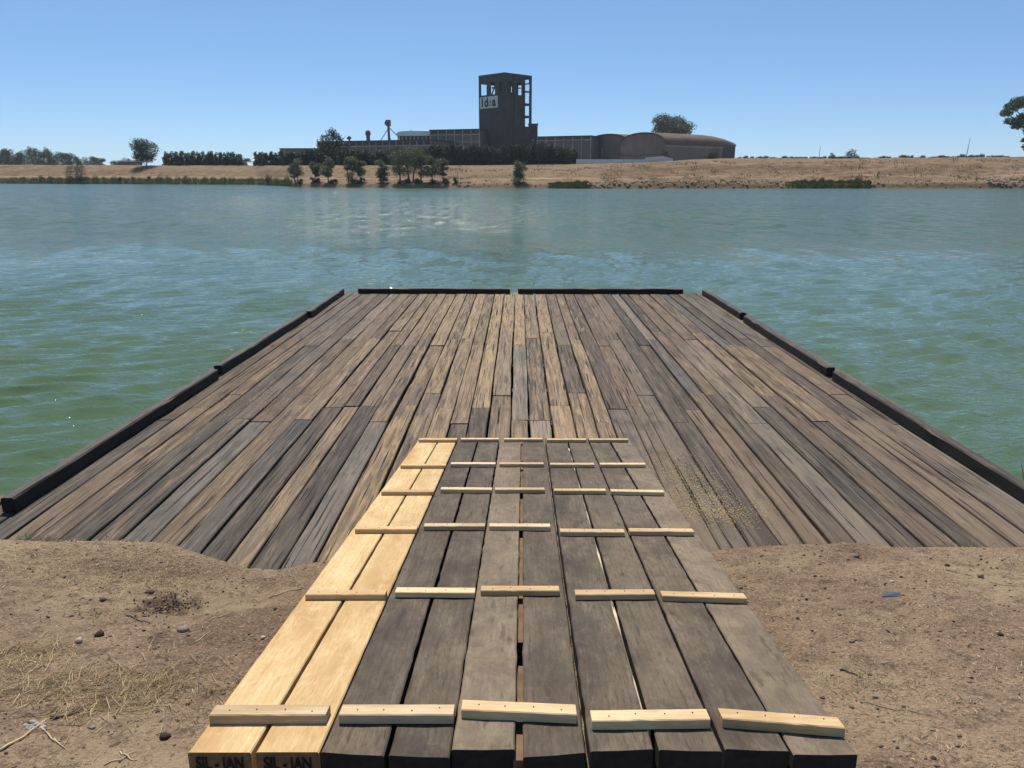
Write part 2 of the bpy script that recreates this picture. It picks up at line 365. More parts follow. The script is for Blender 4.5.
# ------------------------------------------------------------------ far bank (sheet running to the horizon)
shore_px = [(-700, 183), (0, 183.6), (256, 184.8), (300, 187.2), (400, 188), (600, 188.6), (1024, 188.4), (1700, 188)]
crest_px = [(-700, 164.5), (0, 164.8), (250, 165.5), (480, 165.3), (560, 164.5), (640, 162.6), (690, 159.6), (735, 158), (850, 158.5), (1024, 156.5), (1700, 156)]
def shoreD(px):
    p = atz(px, itp(px, shore_px), WATER); return p.y
def fb(px, s, n=True):                    # point of the far bank, s metres behind the waterline
    D = shoreD(px); W = 34.0
    zc = at(px, itp(px, crest_px), D + W).z
    t = s / W
    if t < 0: z = WATER + .25 * s
    elif t < 1:
        right = max(0, min(1, (px - 480) / 150)); z0 = WATER
        prof = [(0, 0), (.04, .16), (.12, .22), (.30, .36), (.36, .37), (.6, .72), (.85, .93), (1, 1)]
        z = WATER + (zc - WATER) * itp(t, prof)
        if n: z += noise.fractal(Vector((px * .012, s * .09, 1)), 1, 2, 3) * 1.1 * right * math.sin(PI * t) + noise.noise(Vector((px * .2, s * .3, 4))) * .12 * min(1, t * 8)
    else: z = zc - min(.9, .12 * (s - W)) + (0 if s < 100 else -(s - 100) * .0006)
    p = at(px, 176, D + s); return Vector((p.x, p.y, z))
b = MB(); pxs = list(np.arange(-700, 0, 14)) + list(np.arange(0, 1030, 2.5)) + list(np.arange(1030, 1700, 14))
ss = [-60, -10, -2, -.4, 0, .4, .8, 1.2, 1.8] + list(np.arange(2.5, 36, .8)) + [38, 42, 50, 60, 80, 120, 200, 350, 700, 1500, 4000]
for s in ss:
    for px in pxs:
        p = fb(px, s); b.v.append(tuple(p)); t = s / 34
        pth = (1 - min(1, abs(t - .33) / .045)) * .85
        pth = max(0, pth) * (.9 if px < 560 else .55) + (max(0, 1 - abs(t - 1) / .03) * .5)
        green = max(0, 1 - t / .12) * .9
        b.c.append((t if 0 < t < 1 else 0, min(1, pth), green))
nx = len(pxs); b.f = [(j * nx + i, j * nx + i + 1, (j + 1) * nx + i + 1, (j + 1) * nx + i) for j in range(len(ss) - 1) for i in range(nx - 1)]
tag(b.build('far_bank_terrain', M['bank'], smooth=True), None, None, kind='structure')

# ------------------------------------------------------------------ dock
XL, XR, YF, TH = -3.56, 3.71, 15.62, .07
dock = thing('wooden_dock', 'large weathered plank dock with black edge timbers reaching out over the river', 'dock', (0, 5, 0))
O = Vector((0, 5, 0))
dk = MB()
x = XL - .2; k = 0
def plank(mb, x0, x1, y0, y1, zt, th, seed, tilt=0, step=.22, rough=.006, col=None):
    n = max(3, int((y1 - y0) / step)); vs = []
    rr = random.Random(seed); warp = rr.uniform(-.004, .004); sw = rr.uniform(-.006, .006)
    for i in range(n + 1):
        t = i / n; y = lerp(y0, y1, t)
        a = noise.noise(Vector((seed * 1.7, y * 1.6, .5))) * rough * 1.3 + noise.noise(Vector((seed * 1.7, y * 7, 9))) * rough * .6
        c = noise.noise(Vector((seed * 2.3, y * 1.6, 5.5))) * rough * 1.3 + noise.noise(Vector((seed * 2.3, y * 7, 19))) * rough * .6
        zz = zt + warp * (2 * t - 1) + .003 * noise.noise(Vector((seed * 3.1, y * .8, 1)))
        L = x0 + a + sw * math.sin(PI * t); Rr = x1 + c + sw * math.sin(PI * t); be = .005
        jy = y + (rr.uniform(-.008, .008) if i in (0, n) else 0)
        pts = [(L, zz - th), (L, zz - be * 1.4), (L + be, zz), ((L + Rr) / 2, zz + .001), (Rr - be, zz + tilt), (Rr, zz - be * 1.4 + tilt), (Rr, zz - th + tilt)]
        vs += [(px_, jy, pz) for px_, pz in pts]
    fs = []; m_ = 7
    for i in range(n):
        for q in range(m_):
            fs.append((i * m_ + q, (i + 1) * m_ + q, (i + 1) * m_ + (q + 1) % m_, i * m_ + (q + 1) % m_))
    fs.append(tuple(range(m_))); fs.append(tuple(n * m_ + q for q in range(m_))[::-1])
    mb.add(vs, fs, 0, col)
cols = []
while x < XR + .18:
    wd = rnd.choice([.15, .165, .175, .185, .2]) ; gap = rnd.choice([.006, .009, .012, .016, .022])
    ph = (k * 2 + rnd.choice([0, 0, 0, 1])) % 3
    j1 = [11.5, 11.0, 10.5][ph] + rnd.uniform(-.08, .08); j2 = [8.05, 7.54, 7.06][(ph + k // 5) % 3] + rnd.uniform(-.08, .08)
    ends = [YF + rnd.uniform(-.01, .01), j1, j2, rnd.choice([4.1, 4.0, 3.9])]
    if rnd.random() < .05: ends.insert(3, rnd.uniform(5.3, 6.4))
    for q in range(len(ends) - 1):
        y1, y0 = ends[q], ends[q + 1]; xm = x + wd / 2; ym = (y0 + y1) / 2
        wear = .42 + .9 * noise.fractal(Vector((xm * .45, ym * .28, 2.5)), 1, 2, 2) + rnd.uniform(-.16, .16)
        wear += .30 * math.exp(-((xm + 1.7) / 1.0) ** 2) * (1 if ym < 12 else .4) + .12 * math.exp(-((xm - .15) / .8) ** 2 - ((ym - 13) / 2.5) ** 2) + .2 * math.exp(-((xm + .1) / .7) ** 2)
        if ym < 6.0 and xm < -1.5: wear -= .06
        if xm > 1.3: wear -= .16
        if -3 < xm < -.7 and ym < 11: wear += .1
        col = (rnd.random(), rnd.random(), max(0, min(1, wear)))
        if q == len(ends) - 2 and xm < -1 and rnd.random() < .6: col = (rnd.choice([0, .05, .98]), col[1], col[2] * .6)
        plank(dk, x, x + wd - rnd.choice([0, 0, .006]), y0 + .014, y1, rnd.uniform(-.006, .004), TH, k * 10 + q, rnd.uniform(-.004, .004), col=col, rough=.006)
    x += wd + gap; k += 1
for q in range(2):                                   # short planks beyond the timber at the bank end
    plank(dk, XL - .4 - .18 * q, XL - .225 - .18 * q, 4.0, 5.25 - .18 * q, 0, TH, 900 + q, col=(.98, .3, .3))
for v_i, p in enumerate(dk.v): dk.v[v_i] = (p[0] - O.x, p[1] - O.y, p[2] - O.z)
dk.build('deck', M['deck'], dock)
jo = MB()
yj = 4.9
while yj < YF: jo.box(XL - .18, XR + .14, yj - .07 - 5, yj + .07 - 5, -TH - .2, -TH - .012); yj += 1.2
jo.build('joist', M['under'], dock)
for yy in (6.2, 9.3, 12.4, 15.4):
    for xx in (-3.4, -1.2, 1.2, 3.5):
        pm = MB(); pm.tube([(xx, yy - 5, -2.2), (xx, yy - 5, -TH - .21)], .11, 10); pm.build('pile', M['under'], dock, smooth=True)
def beam(p0, p1, wdt, hgt, seed, side):              # timber along p0-p1 whose inner lower edge is that line
    p0 = Vector(p0); p1 = Vector(p1); d = (p1 - p0); L = d.length; d.normalize(); nrm = Vector((-d.y, d.x, 0)) * side
    n = max(4, int(L / .18)); vs = []; be = .012
    for i in range(n + 1):
        c = p0 + d * (L * i / n); j = lambda k: .006 * noise.noise(Vector((seed * 3.3 + k, i * .37, 2))) - (.012 if noise.noise(Vector((seed * 7.7 + k, i * .8, 4))) > .42 else 0)
        for q, (a, z) in enumerate([(0, .002), (j(1), hgt - be), (be, hgt + j(2)), (wdt - be, hgt + j(3)), (wdt + j(4), hgt - be), (wdt, .002)]):
            vs.append(c + nrm * a + Vector((0, 0, z)))
    fs = [(i * 6 + q, i * 6 + (q + 1) % 6, (i + 1) * 6 + (q + 1) % 6, (i + 1) * 6 + q) for i in range(n) for q in range(6)]
    if side > 0: fs = [f[::-1] for f in fs]
    fs += [tuple(range(6)), tuple(n * 6 + q for q in range(5, -1, -1))]
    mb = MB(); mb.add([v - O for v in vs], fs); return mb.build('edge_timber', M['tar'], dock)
def yat(px, py, X): p = atz(px, py, .008); return p.y
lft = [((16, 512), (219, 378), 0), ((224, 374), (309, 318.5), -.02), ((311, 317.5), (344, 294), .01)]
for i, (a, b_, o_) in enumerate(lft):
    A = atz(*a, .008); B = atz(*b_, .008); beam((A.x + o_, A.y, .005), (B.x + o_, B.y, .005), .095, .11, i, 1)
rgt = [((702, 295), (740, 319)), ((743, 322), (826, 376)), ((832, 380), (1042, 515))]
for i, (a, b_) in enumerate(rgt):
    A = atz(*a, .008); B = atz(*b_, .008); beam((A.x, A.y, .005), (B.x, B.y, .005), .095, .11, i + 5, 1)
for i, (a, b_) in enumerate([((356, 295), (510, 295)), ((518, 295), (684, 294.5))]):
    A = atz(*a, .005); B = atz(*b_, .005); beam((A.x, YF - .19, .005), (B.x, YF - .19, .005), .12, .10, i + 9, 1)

# sawdust-yellow scuffs lie on the deck as stuff
# ------------------------------------------------------------------ ramp
PA = Vector((0, 6.39, .075)); slope = (.753 - .075) / (6.39 - 1.774)
def rampz(y): return .075 + (6.39 - y) * slope
def onramp(px, py):                      # sight line meets the ramp's top plane
    d = ray(px, py); den = d.z + slope * d.y
    t = (.075 + 6.39 * slope - CAM.z) / den
    return CAM + d * t
near_b = [(187.5, 250.7, 752.5), (255.7, 318.8, 752.5), (320.3, 384.2, 753), (388.4, 449.4, 755), (451.8, 514.7, 748.8), (523, 586, 754.6), (590.5, 653.8, 751), (659.6, 722.4, 751), (725.8, 789.2, 751), (795, 859, 756.5)]
far_b = [(420, 439.5, 438), (440.5, 457.5, 438), (459, 478, 438), (479.5, 499, 438), (500.5, 521, 438), (523, 543.5, 438), (545.5, 566, 438), (567.5, 587, 438), (588, 607, 438), (609, 628, 438)]
def ramp_board(mb, i, root, mi=0):
    A0 = onramp(near_b[i][0], near_b[i][2]); A1 = onramp(near_b[i][1], near_b[i][2])
    B0 = onramp(far_b[i][0], far_b[i][2]); B1 = onramp(far_b[i][1], far_b[i][2])
    n = 60; vs = []; th = .075; dz = [0, .001, -.001, -.002, .003, -.001, .0, -.001, .001, -.001][i]
    col = (rnd.random(), rnd.random(), rnd.random() if i > 1 else rnd.random() * .6)
    if i < 2: col = ((.62, .5)[i], col[1], .35)
    if i in (4, 9): col = (.95, .4, .9)
    if i in (2, 3): col = (.15, col[1], .2)
    for q in range(n + 1):
        t = q / n; L = A0.lerp(B0, t); Q = A1.lerp(B1, t)
        rg = .003 if i < 2 else .005
        L = L + Vector((rg * noise.noise(Vector((i * 9, q * .8, 1))), 0, dz * (1 - t))); Q = Q + Vector((rg * noise.noise(Vector((i * 9 + 4, q * .8, 1))), 0, dz * (1 - t)))
        if q == 0 and i > 1: L.y += rnd.uniform(-.01, .01); Q.y += rnd.uniform(-.01, .01)
        if i == 6: Q.x += .006 * noise.noise(Vector((3, q * 1.1, 5)))
        be = .004; ce = (L + Q) / 2 + Vector((0, 0, -.002 if i > 1 else 0))
        for p in (L + Vector((0, 0, -th)), L + Vector((0, 0, -be)), L + Vector((be, 0, 0)), ce, Q + Vector((-be, 0, 0)), Q + Vector((0, 0, -be)), Q + Vector((0, 0, -th))):
            vs.append(p - root)
    m_ = 7; fs = [(a * m_ + c, (a + 1) * m_ + c, (a + 1) * m_ + (c + 1) % m_, a * m_ + (c + 1) % m_) for a in range(n) for c in range(m_)]
    fs += [tuple(range(m_)), tuple(n * m_ + c for c in range(m_ - 1, -1, -1))]
    mb.add(vs, fs, 0, col); mb.m[-1] = 1; mb.m[-2] = 1; mb.m[:-2] = [1 if (q % m_ in (0, 5, 6) and i > 1) else 0 for q in range(n * m_)]; return A0, A1, B0, B1  # grey boards: sides take the end material, painting the gap shade dark
# cleats: (left px, right px, left y, right y) of the top face's centre line, near row first
CL = [
 [(213, 328, 711.5, 711), (307, 386, 592, 592), (356, 417, 527.5, 527.5), (382, 434, 490.5, 490.5), (401, 446, 464.5, 464.5), (419, 457, 439, 439)],
 [(341, 454, 711, 711), (396, 475, 589.5, 590), (424.5, 485, 524.5, 524.5), (441, 492, 488, 488.5), (451, 495.5, 463, 463), (461, 499, 438.5, 438.5)],
 [(462, 576, 706, 711), (481, 559, 588, 588), (489.5, 550, 524.5, 525), (495, 544.5, 488.5, 488.5), (499.5, 543.5, 463, 463), (504, 542.5, 438.5, 438.5)],
 [(591, 708, 717, 715.5), (575, 654, 592, 591.5), (560, 624, 530, 530.5), (554, 605.5, 489.5, 489.5), (550, 594, 463.5, 463.5), (547, 586, 439, 439)],
 [(720, 841, 714.5, 724), (661, 745, 593, 595.5), (629, 693, 529.5, 530), (610.5, 663.5, 490, 491), (600, 645, 463.5, 463.5), (589, 628, 439, 439)]]
labels = ['ramp panel of two clean yellow new pine boards, at the left edge of the ramp',
          'ramp panel of two dark brown-grey boards, directly right of the yellow pine panel',
          'centre ramp panel of two boards, a brown wood strip showing in the gap between them',
          'ramp panel whose left board has a pale splintered edge along the dark gap',
          'ramp panel with a wide black gap between greyish boards, beside the dirt on the right']
for k in range(5):
    root_loc = onramp((near_b[2 * k][0] + near_b[2 * k + 1][1]) / 2, 753) - Vector((0, 0, .075))
    pn = thing('ramp_panel', labels[k], 'ramp', root_loc, 0, 'wooden ramp panels laid side by side from bank to dock')
    for i in (2 * k, 2 * k + 1):
        mb = MB(); A0, A1, B0, B1 = ramp_board(mb, i, root_loc)
        bo = mb.build('board', [M['pine'], M['pine_end']] if k == 0 else [M['grey'], M['grey_end_shade']], pn)
        if k == 0:
            cu = bpy.data.curves.new('lettering', 'FONT'); cu.body = 'SIL - IAN'; cu.size = .058; cu.extrude = .0008; cu.offset = .0011; cu.align_x = 'CENTER'
            to = bpy.data.objects.new('lettering', cu); C.objects.link(to); bpy.context.view_layer.update()
            me = bpy.data.meshes.new_from_object(to.evaluated_get(bpy.context.evaluated_depsgraph_get())); C.objects.unlink(to); bpy.data.objects.remove(to)
            me.materials.clear(); me.materials.append(M['paint'])
            t_ = bpy.data.objects.new('painted_lettering', me); C.objects.link(t_); t_.parent = bo
            mid = (A0 + A1) / 2 - root_loc; t_.location = (mid.x, mid.y - .0035, mid.z - .054); t_.rotation_euler = (R(90), 0, 0); t_.scale = (.62, 1, 1)
        if i == 6:
            sp = MB(); n = 60; seg = []
            for q in range(n):
                t = .02 + .9 * q / n; wj = .016 * max(0, noise.noise(Vector((2, q * .21, 7))) + .12 + .2 * noise.noise(Vector((5, q * .9, 7))))
                Q = A1.lerp(B1, t) - root_loc; seg.append((Q, wj))
            vs = []; e = Vector((.0008, 0, 0))
            for Q, wj in seg: vs += [Q - e - Vector((wj * .7, 0, -.0012)), Q + e * 1.6 + Vector((wj * .5, 0, -.004)), Q + e + Vector((wj * .3, 0, -.02)), Q - e * 3 - Vector((wj * .5, 0, .02))]
            sp.add(vs, [(4 * q + k_, 4 * q + (k_ + 1) % 4, 4 * q + 4 + (k_ + 1) % 4, 4 * q + 4 + k_) for q in range(n - 1) for k_ in range(4)] + [(0, 3, 2, 1), tuple(4 * (n - 1) + k_ for k_ in range(4))])
            so_ = sp.build('splintered_edge', M['pale_split'], bo)
    if k == 2:
        mb = MB(); A = onramp(519, 752) - root_loc; B = onramp(522.4, 440) - root_loc
        for t0, t1 in ((0, .12), (.16, .43), (.46, .6), (.66, .8), (.84, 1.)):
            a = A.lerp(B, t0); c = A.lerp(B, t1)
            mb.add([a + Vector((s * .016, 0, z)) for z in (-.07, -.028) for s in (-1, 1)] + [c + Vector((s * .016, 0, z)) for z in (-.07, -.028) for s in (-1, 1)],
                   [(2, 3, 7, 6), (0, 1, 3, 2), (4, 6, 7, 5), (0, 2, 6, 4), (1, 5, 7, 3), (0, 4, 5, 1)])
        mb.build('filler_strip', M['strip'], pn)
    for r_, (xa, xb, ya, yb) in enumerate(CL[k]):
        hh = .031 if r_ == 0 else .025
        up = .018
        a = onramp(xa, ya - 1.8 * (r_ == 0)); c = onramp(xb, yb - 1.8 * (r_ == 0))
        # shift so that the TOP face's centre is on the sight line
        dy = hh / (abs(ray(xa, ya).z / ray(xa, ya).y))
        a.y -= 0; base_a = a; base_c = c
        va = CAM - a; vc = CAM - c
        a = a + va * (hh / (va.z + slope * va.y)); c = c + vc * (hh / (vc.z + slope * vc.y))   # point on the plane hh above
        a.z -= 0; wd = .058 if r_ == 0 else .055
        tilt = rnd.uniform(-.0015, .0015)
        sl = Vector((0, 1, -slope)).normalized(); up_ = Vector((0, slope, 1)).normalized()
        mb = MB(); mid = (a + c) / 2
        vs = []; n = 10; be = .003
        colr = (rnd.random() * .8 + .1, rnd.random(), rnd.random() * .8 + .0) if k else (rnd.random() * .5, rnd.random(), .95 if r_ else .3)
        for q in range(n + 1):
            p = a.lerp(c, q / n); j = lambda s: .0014 * noise.noise(Vector((k * 7 + r_ * 3 + s, q * .9, 3)))
            w2 = wd / 2
            for (s, z) in ((-w2, -hh + .0015), (-w2 + j(1), -be), (-w2 + be, j(2)), (w2 - be, j(3)), (w2, -be), (w2, -hh + .0015)):
                vs.append(p + sl * s + up_ * z - mid)
        fs = [(i * 6 + q, i * 6 + (q + 1) % 6, (i + 1) * 6 + (q + 1) % 6, (i + 1) * 6 + q)[::-1] for i in range(n) for q in range(6)]
        fs += [tuple(range(6)), tuple(n * 6 + q for q in range(5, -1, -1))]
        mb.add(vs, fs, 0, colr)
        for tt in (.15, .38, .63, .87):
            p = a.lerp(c, tt) + sl * rnd.uniform(-.012, .012) - mid
            mb.add([p + up_ * .0022 + (Vector((1, 0, 0)) * math.cos(q * PI / 4) + sl * math.sin(q * PI / 4)) * .0022 for q in range(8)] + [p - up_ * .003 + (Vector((1, 0, 0)) * math.cos(q * PI / 4) + sl * math.sin(q * PI / 4)) * .0022 for q in range(8)],
                   [tuple(range(8))] + [(q, q + 8, (q + 1) % 8 + 8, (q + 1) % 8) for q in range(8)], 1)
        mb.build('cleat', [M['pine_x'], M['nail']], pn, loc=mid - root_loc)

# ------------------------------------------------------------------ litter on the near bank
def gpt(px, py):                        # sight line meets the ground
    z = .25
    for _ in range(12): p = atz(px, py, z); z = lerp(z, ground_h(p.x, p.y), .7)
    return Vector((p.x, p.y, ground_h(p.x, p.y)))
def under_ramp(x, y): return -1.08 < x < 1.08
def blades(n, lmin, lmax, wd, place, lift=.004, curl=.3, up=0.0):
    mb = MB()
    for _ in range(n):
        p = place()
        if p is None: continue
        x, y = p; L = rnd.uniform(lmin, lmax); a = rnd.uniform(0, 2 * PI); pts = []; w_ = wd * rnd.uniform(.6, 1.3)
        cv = rnd.uniform(-curl, curl); z0 = ground_h(x, y)
        el = rnd.uniform(0, up) if up else 0
        for q in range(4):
            t = q / 3; aa = a + cv * (t - .5) * 2; xx = x + math.cos(aa) * L * t * math.cos(el); yy = y + math.sin(aa) * L * t * math.cos(el)
            zz = (max(z0, ground_h(xx, yy)) if not up else z0) + lift * (.6 + math.sin(PI * t) * rnd.uniform(0, 1.5)) + L * t * math.sin(el)
            pts.append((xx, yy, zz))
        n_ = Vector((-math.sin(a), math.cos(a), 0)) * w_ / 2; vs = []
        for q, p_ in enumerate(pts):
            f = 1 if q < 3 else .4; p_ = Vector(p_); vs += [p_ - n_ * f, p_ + n_ * f, p_ + Vector((0, 0, w_ * .7))]
        fs = []
        for q in range(3): o = q * 3; fs += [(o, o + 3, o + 5, o + 2), (o + 2, o + 5, o + 4, o + 1)]
        mb.add(vs, fs)
    return mb
def pl_any():
    x = rnd.uniform(-3.7, 4.0); y = rnd.uniform(1.75, 4.6)
    if under_ramp(x, y) or y > yc(x) - .03: return None
    d = noise.fractal(Vector((x * 2.2, y * 2.2, 8)), 1, 2, 3)
    return (x, y) if d + rnd.uniform(-.4, .5) > -.02 else None
def pl_patch(cs):
    def f():
        c = rnd.choice(cs); p = Vector((rnd.gauss(0, c[2]), rnd.gauss(0, c[2] * .7)))
        x, y = c[0] + p.x, c[1] + p.y
        return None if under_ramp(x, y) or y > yc(x) - .02 else (x, y)
    return f
s1 = blades(19000, .008, .04, .0022, pl_any, lift=.0022)
s2 = blades(3000, .005, .016, .004, pl_any, lift=.002)
pc = [(p.x, p.y, s) for p, s in ((gpt(155, 680), .14), (gpt(45, 690), .12), (gpt(110, 700), .15), (gpt(20, 660), .1), (gpt(60, 560), .35), (gpt(150, 575), .25))]
s3 = blades(900, .03, .14, .0022, pl_patch(pc[:4]), lift=.006, curl=.12)
s4 = blades(2500, .01, .04, .0025, pl_patch(pc[4:]))
for s_ in (s2, s3, s4): s1.add(s_.v, s_.f)
tag(s1.build('straw_litter', M['straw']), 'pale dry straw and chaff scattered over the dirt bank', 'straw', kind='stuff')
gp = [(p.x, p.y, s) for p, s in ((gpt(150, 695), .09), (gpt(215, 690), .1), (gpt(70, 690), .07), (gpt(95, 615), .1), (gpt(930, 700), .14), (gpt(880, 680), .1), (gpt(200, 720), .08))]
ep = MB()
g1 = blades(420, .015, .045, .0018, pl_patch(gp), up=1.1)
def pl_edge():
    px = rnd.choice([rnd.gauss(40, 14), rnd.uniform(0, 330), rnd.uniform(710, 1020), rnd.gauss(30, 10), rnd.gauss(960, 12)])
    x = atz(px, 545, .03).x; return (x, yc(x) + rnd.uniform(-.03, .05))
g2 = blades(420, .02, .06, .002, pl_edge, up=1.3); g1.add(g2.v, g2.f)
tag(g1.build('grass_tufts', M['fgrass']), 'sparse short green and dry grass in the dirt', 'grass', kind='stuff')
def rock_mb(mb, c, r, seed, flat=.7, mi=0, sub=1):
    import bmesh
    bm = bmesh.new(); bmesh.ops.create_icosphere(bm, subdivisions=sub, radius=1)
    vs = []
    for v in bm.verts:
        k = 1 + .35 * noise.noise(v.co * 1.3 + Vector((seed * 5.1, seed, 0))) + .15 * noise.noise(v.co * 3 + Vector((seed * 5.1, seed, 0)))
        vs.append((c[0] + v.co.x * r * k, c[1] + v.co.y * r * k * .85, c[2] + v.co.z * r * k * flat))
    mb.add(vs, [tuple(v.index for v in f.verts) for f in bm.faces], mi); bm.free()
gr = MB()
for i in range(8000):
    p = pl_any() if i % 2 else (rnd.uniform(-3.6, 3.9), rnd.uniform(1.75, 4.55))
    if p and (under_ramp(*p) or p[1] > yc(p[0]) - .02): continue
    if not p: continue
    r_ = .0022 + .009 * rnd.random() ** 4; rock_mb(gr, (p[0], p[1], ground_h(*p) + r_ * .2), r_, i, .7, rnd.choice([0, 1, 2, 2, 2, 2]))
tag(gr.build('gravel', [M['stone'], M['clod'], plain('brown_pebble', (.19, .125, .085), .9, .3, 30)]), 'fine pebbles and crumbs of earth on the dirt', 'gravel', kind='stuff')
stones = [(150, 593, .028, 'brown', 'round brown stone at the rim of the dark dug patch of soil'),
          (183, 631, .035, 'stone', 'largest grey stone, just below the dark dug patch of soil'),
          (103, 600, .02, 'brown', 'reddish brown stone on the tan dirt left of the dug patch'),
          (79, 641, .02, 'wstone', 'small whitish stone on the dirt at the far left, beside a pale chip'),
          (100, 635, .026, 'clod', 'dark flat clod of earth beside the small whitish stone'),
          (165, 737, .022, 'clod', 'dark flat clod near the lower corner of the pale pine boards'),
          (263, 638, .014, 'wstone', 'small pale pebble close to the left side of the pine boards'),
          (1000, 635, .016, 'clod', 'small black stone on the bare dirt near the right picture edge'),
          (875, 697, .012, 'stone', 'small grey pebble in the dry grass patch right of the ramp'),
          (892, 582, .014, 'wstone', 'white chip of stone just above the scrap of blue plastic'),
          (855, 557, .03, 'rstone', 'flat pale stone at the dock edge right of the ramp'),
          (947, 566, .018, 'clod', 'dark little stone near the dock edge at the right'),
          (980, 576, .022, 'stone', 'pinkish grey stone beside the long thin dark twig'),
          (741, 588, .014, 'rstone', 'small grey stone touching the right side of the ramp'),
          (222, 551, .04, 'rstone', 'flat grey stone lodged against the dock planks at the left'),
          (234, 556, .03, 'wstone', 'pale stone lodged against the dock planks beside the flat grey one')]
M['brown'] = M['brown']
for i, (px, py, r_, mt, lb) in enumerate(stones):
    p = gpt(px, py); mb = MB(); r_ *= .82; rock_mb(mb, (0, 0, 0), r_, i + 40, .62, 0, 2)
    tag(mb.build('stone', M[mt], loc=p + Vector((0, 0, r_ * .25)), smooth=True), lb, 'stone')
sticks = [((270, 597), (302, 589), .006, 'straw', 'pale straight stick lying by the left side of the ramp'),
          ((0, 752), (46, 722), .008, 'straw', 'thick pale stalk at the lower left corner of the picture'),
          ((41, 728), (64, 750), .005, 'straw', 'bent pale stalk hooked to the right below the grey lump'),
          ((120, 752), (136, 762), .004, 'straw', 'short stalk close to the bottom edge left of the pine boards'),
          ((50, 717), (98, 708), .005, 'bark', 'curved brown root lying across the straw patch'),
          ((946, 570), (1015, 588), .0035, 'bark', 'long thin dark twig at the far right of the dirt'),
          ((860, 703), (930, 716), .003, 'bark', 'thin brown twig running beside the dry grass right of the ramp'),
          ((104, 766), (136, 752), .004, 'straw', 'pale straw stalk at the bottom edge left of the pine boards'),
          ((849, 643), (861, 641), .006, 'bark', 'short dark twig in the middle of the dirt right of the ramp'),
          ((886, 630), (897, 635), .005, 'bark', 'dark twig just below the centre of the dirt right of the ramp'),
          ((25, 661), (46, 664), .005, 'straw', 'pale chip of wood on the dirt at far left'),
          ((208, 622), (228, 614), .0035, 'straw', 'pale slanting stalk right of the largest grey stone'),
          ((195, 643), (210, 632), .004, 'straw', 'pale stalk right below the largest grey stone'),
          ((126, 616), (150, 624), .005, 'bark', 'dark bent twig left of the dug patch'),
          ((840, 671), (857, 676), .007, 'bark', 'dark piece of bark alone on the dirt right of the ramp')]
for i, (a, c, r_, mt, lb) in enumerate(sticks):
    A = gpt(*a); Bp = gpt(*c); mb = MB(); pts = []
    for q in range(7):
        t = q / 6; p = A.lerp(Bp, t) + Vector((0, .02 * noise.noise(Vector((i, t * 2.5, 0))), 0)); z = max(ground_h(p.x, p.y) + r_ * .8, 0); pts.append((p.x - A.x, p.y - A.y, z - A.z))
    mb.tube(pts, [r_ * .62 * (1 - .5 * q / 6) for q in range(7)], 6)
    tag(mb.build('stick', M[mt], loc=A, smooth=True), lb, 'stick')
p = gpt(891, 596); mb = MB()
mb.add([(-.05, -.01, .003), (.045, -.012, .004), (.05, .01, .014), (.01, .03, .009), (-.03, .02, .006), (-.05, -.01, 0), (.045, -.012, 0), (.05, .01, .010), (.01, .03, .005), (-.03, .02, .002)],
       [(0, 1, 2), (0, 2, 3), (0, 3, 4), (5, 7, 6), (5, 8, 7), (5, 9, 8), (0, 5, 6, 1), (1, 6, 7, 2), (2, 7, 8, 3), (3, 8, 9, 4), (4, 9, 5, 0)])
tag(mb.build('plastic_scrap', M['plastic'], loc=p), 'crumpled scrap of blue-grey plastic on the dirt right of the ramp', 'scrap')
p = gpt(32, 728); mb = MB()
for i in range(40): rock_mb(mb, (max(-.05, min(.05, rnd.gauss(0, .025))), max(-.03, min(.03, rnd.gauss(0, .016))), .005), rnd.uniform(.006, .016), 90 + i, .45, 0)
tag(mb.build('ash_lump', plain('pale_ash', (.30, .27, .24), .95, .3, 40, .05), loc=p, smooth=True), 'light grey crumbly lump beside the thick pale stalk at lower left', 'lump')
mb = MB()
for i in range(260):
    x = HOLE.x + rnd.gauss(0, .06); y = HOLE.y + rnd.gauss(0, .09); rock_mb(mb, (x, y, ground_h(x, y) + .004), rnd.uniform(.0015, .006), 200 + i, .8, 0)
tag(mb.build('dug_soil', M['clod']), 'dark loose crumbs of soil in the dug patch on the left', 'soil', kind='stuff')
# yellow sawdust on the deck planks
mb = MB()
for (cx, cy, sx_, sy_) in [(632, 503, .2, .16), (715, 510, .16, .14), (690, 480, .15, .3), (345, 352, .5, .4), (250, 400, .3, .4)]:
    q = atz(cx, cy, 0)
    for i in range(1500):
        xx = q.x + rnd.gauss(0, sx_); yy = q.y + rnd.gauss(0, sy_); a = rnd.uniform(0, PI); l_ = rnd.uniform(.0015, .005); w_ = .0013
        if -1.0 < xx < 1.0 and yy < 6.45: continue
        d = Vector((math.cos(a), math.sin(a), 0)); e = Vector((-d.y, d.x, 0)) * w_; c0 = Vector((xx, yy, .009))
        mb.add([c0 - d * l_ - e, c0 + d * l_ - e, c0 + d * l_ + e, c0 - d * l_ + e, c0 + Vector((0, 0, .0015))], [(0, 1, 4), (1, 2, 4), (2, 3, 4), (3, 0, 4)])
tag(mb.build('sawdust', plain('yellow_sawdust', (.6, .45, .2), .9, .2, 20)), 'yellow sawdust sprinkled on the deck planks', 'sawdust', kind='stuff')
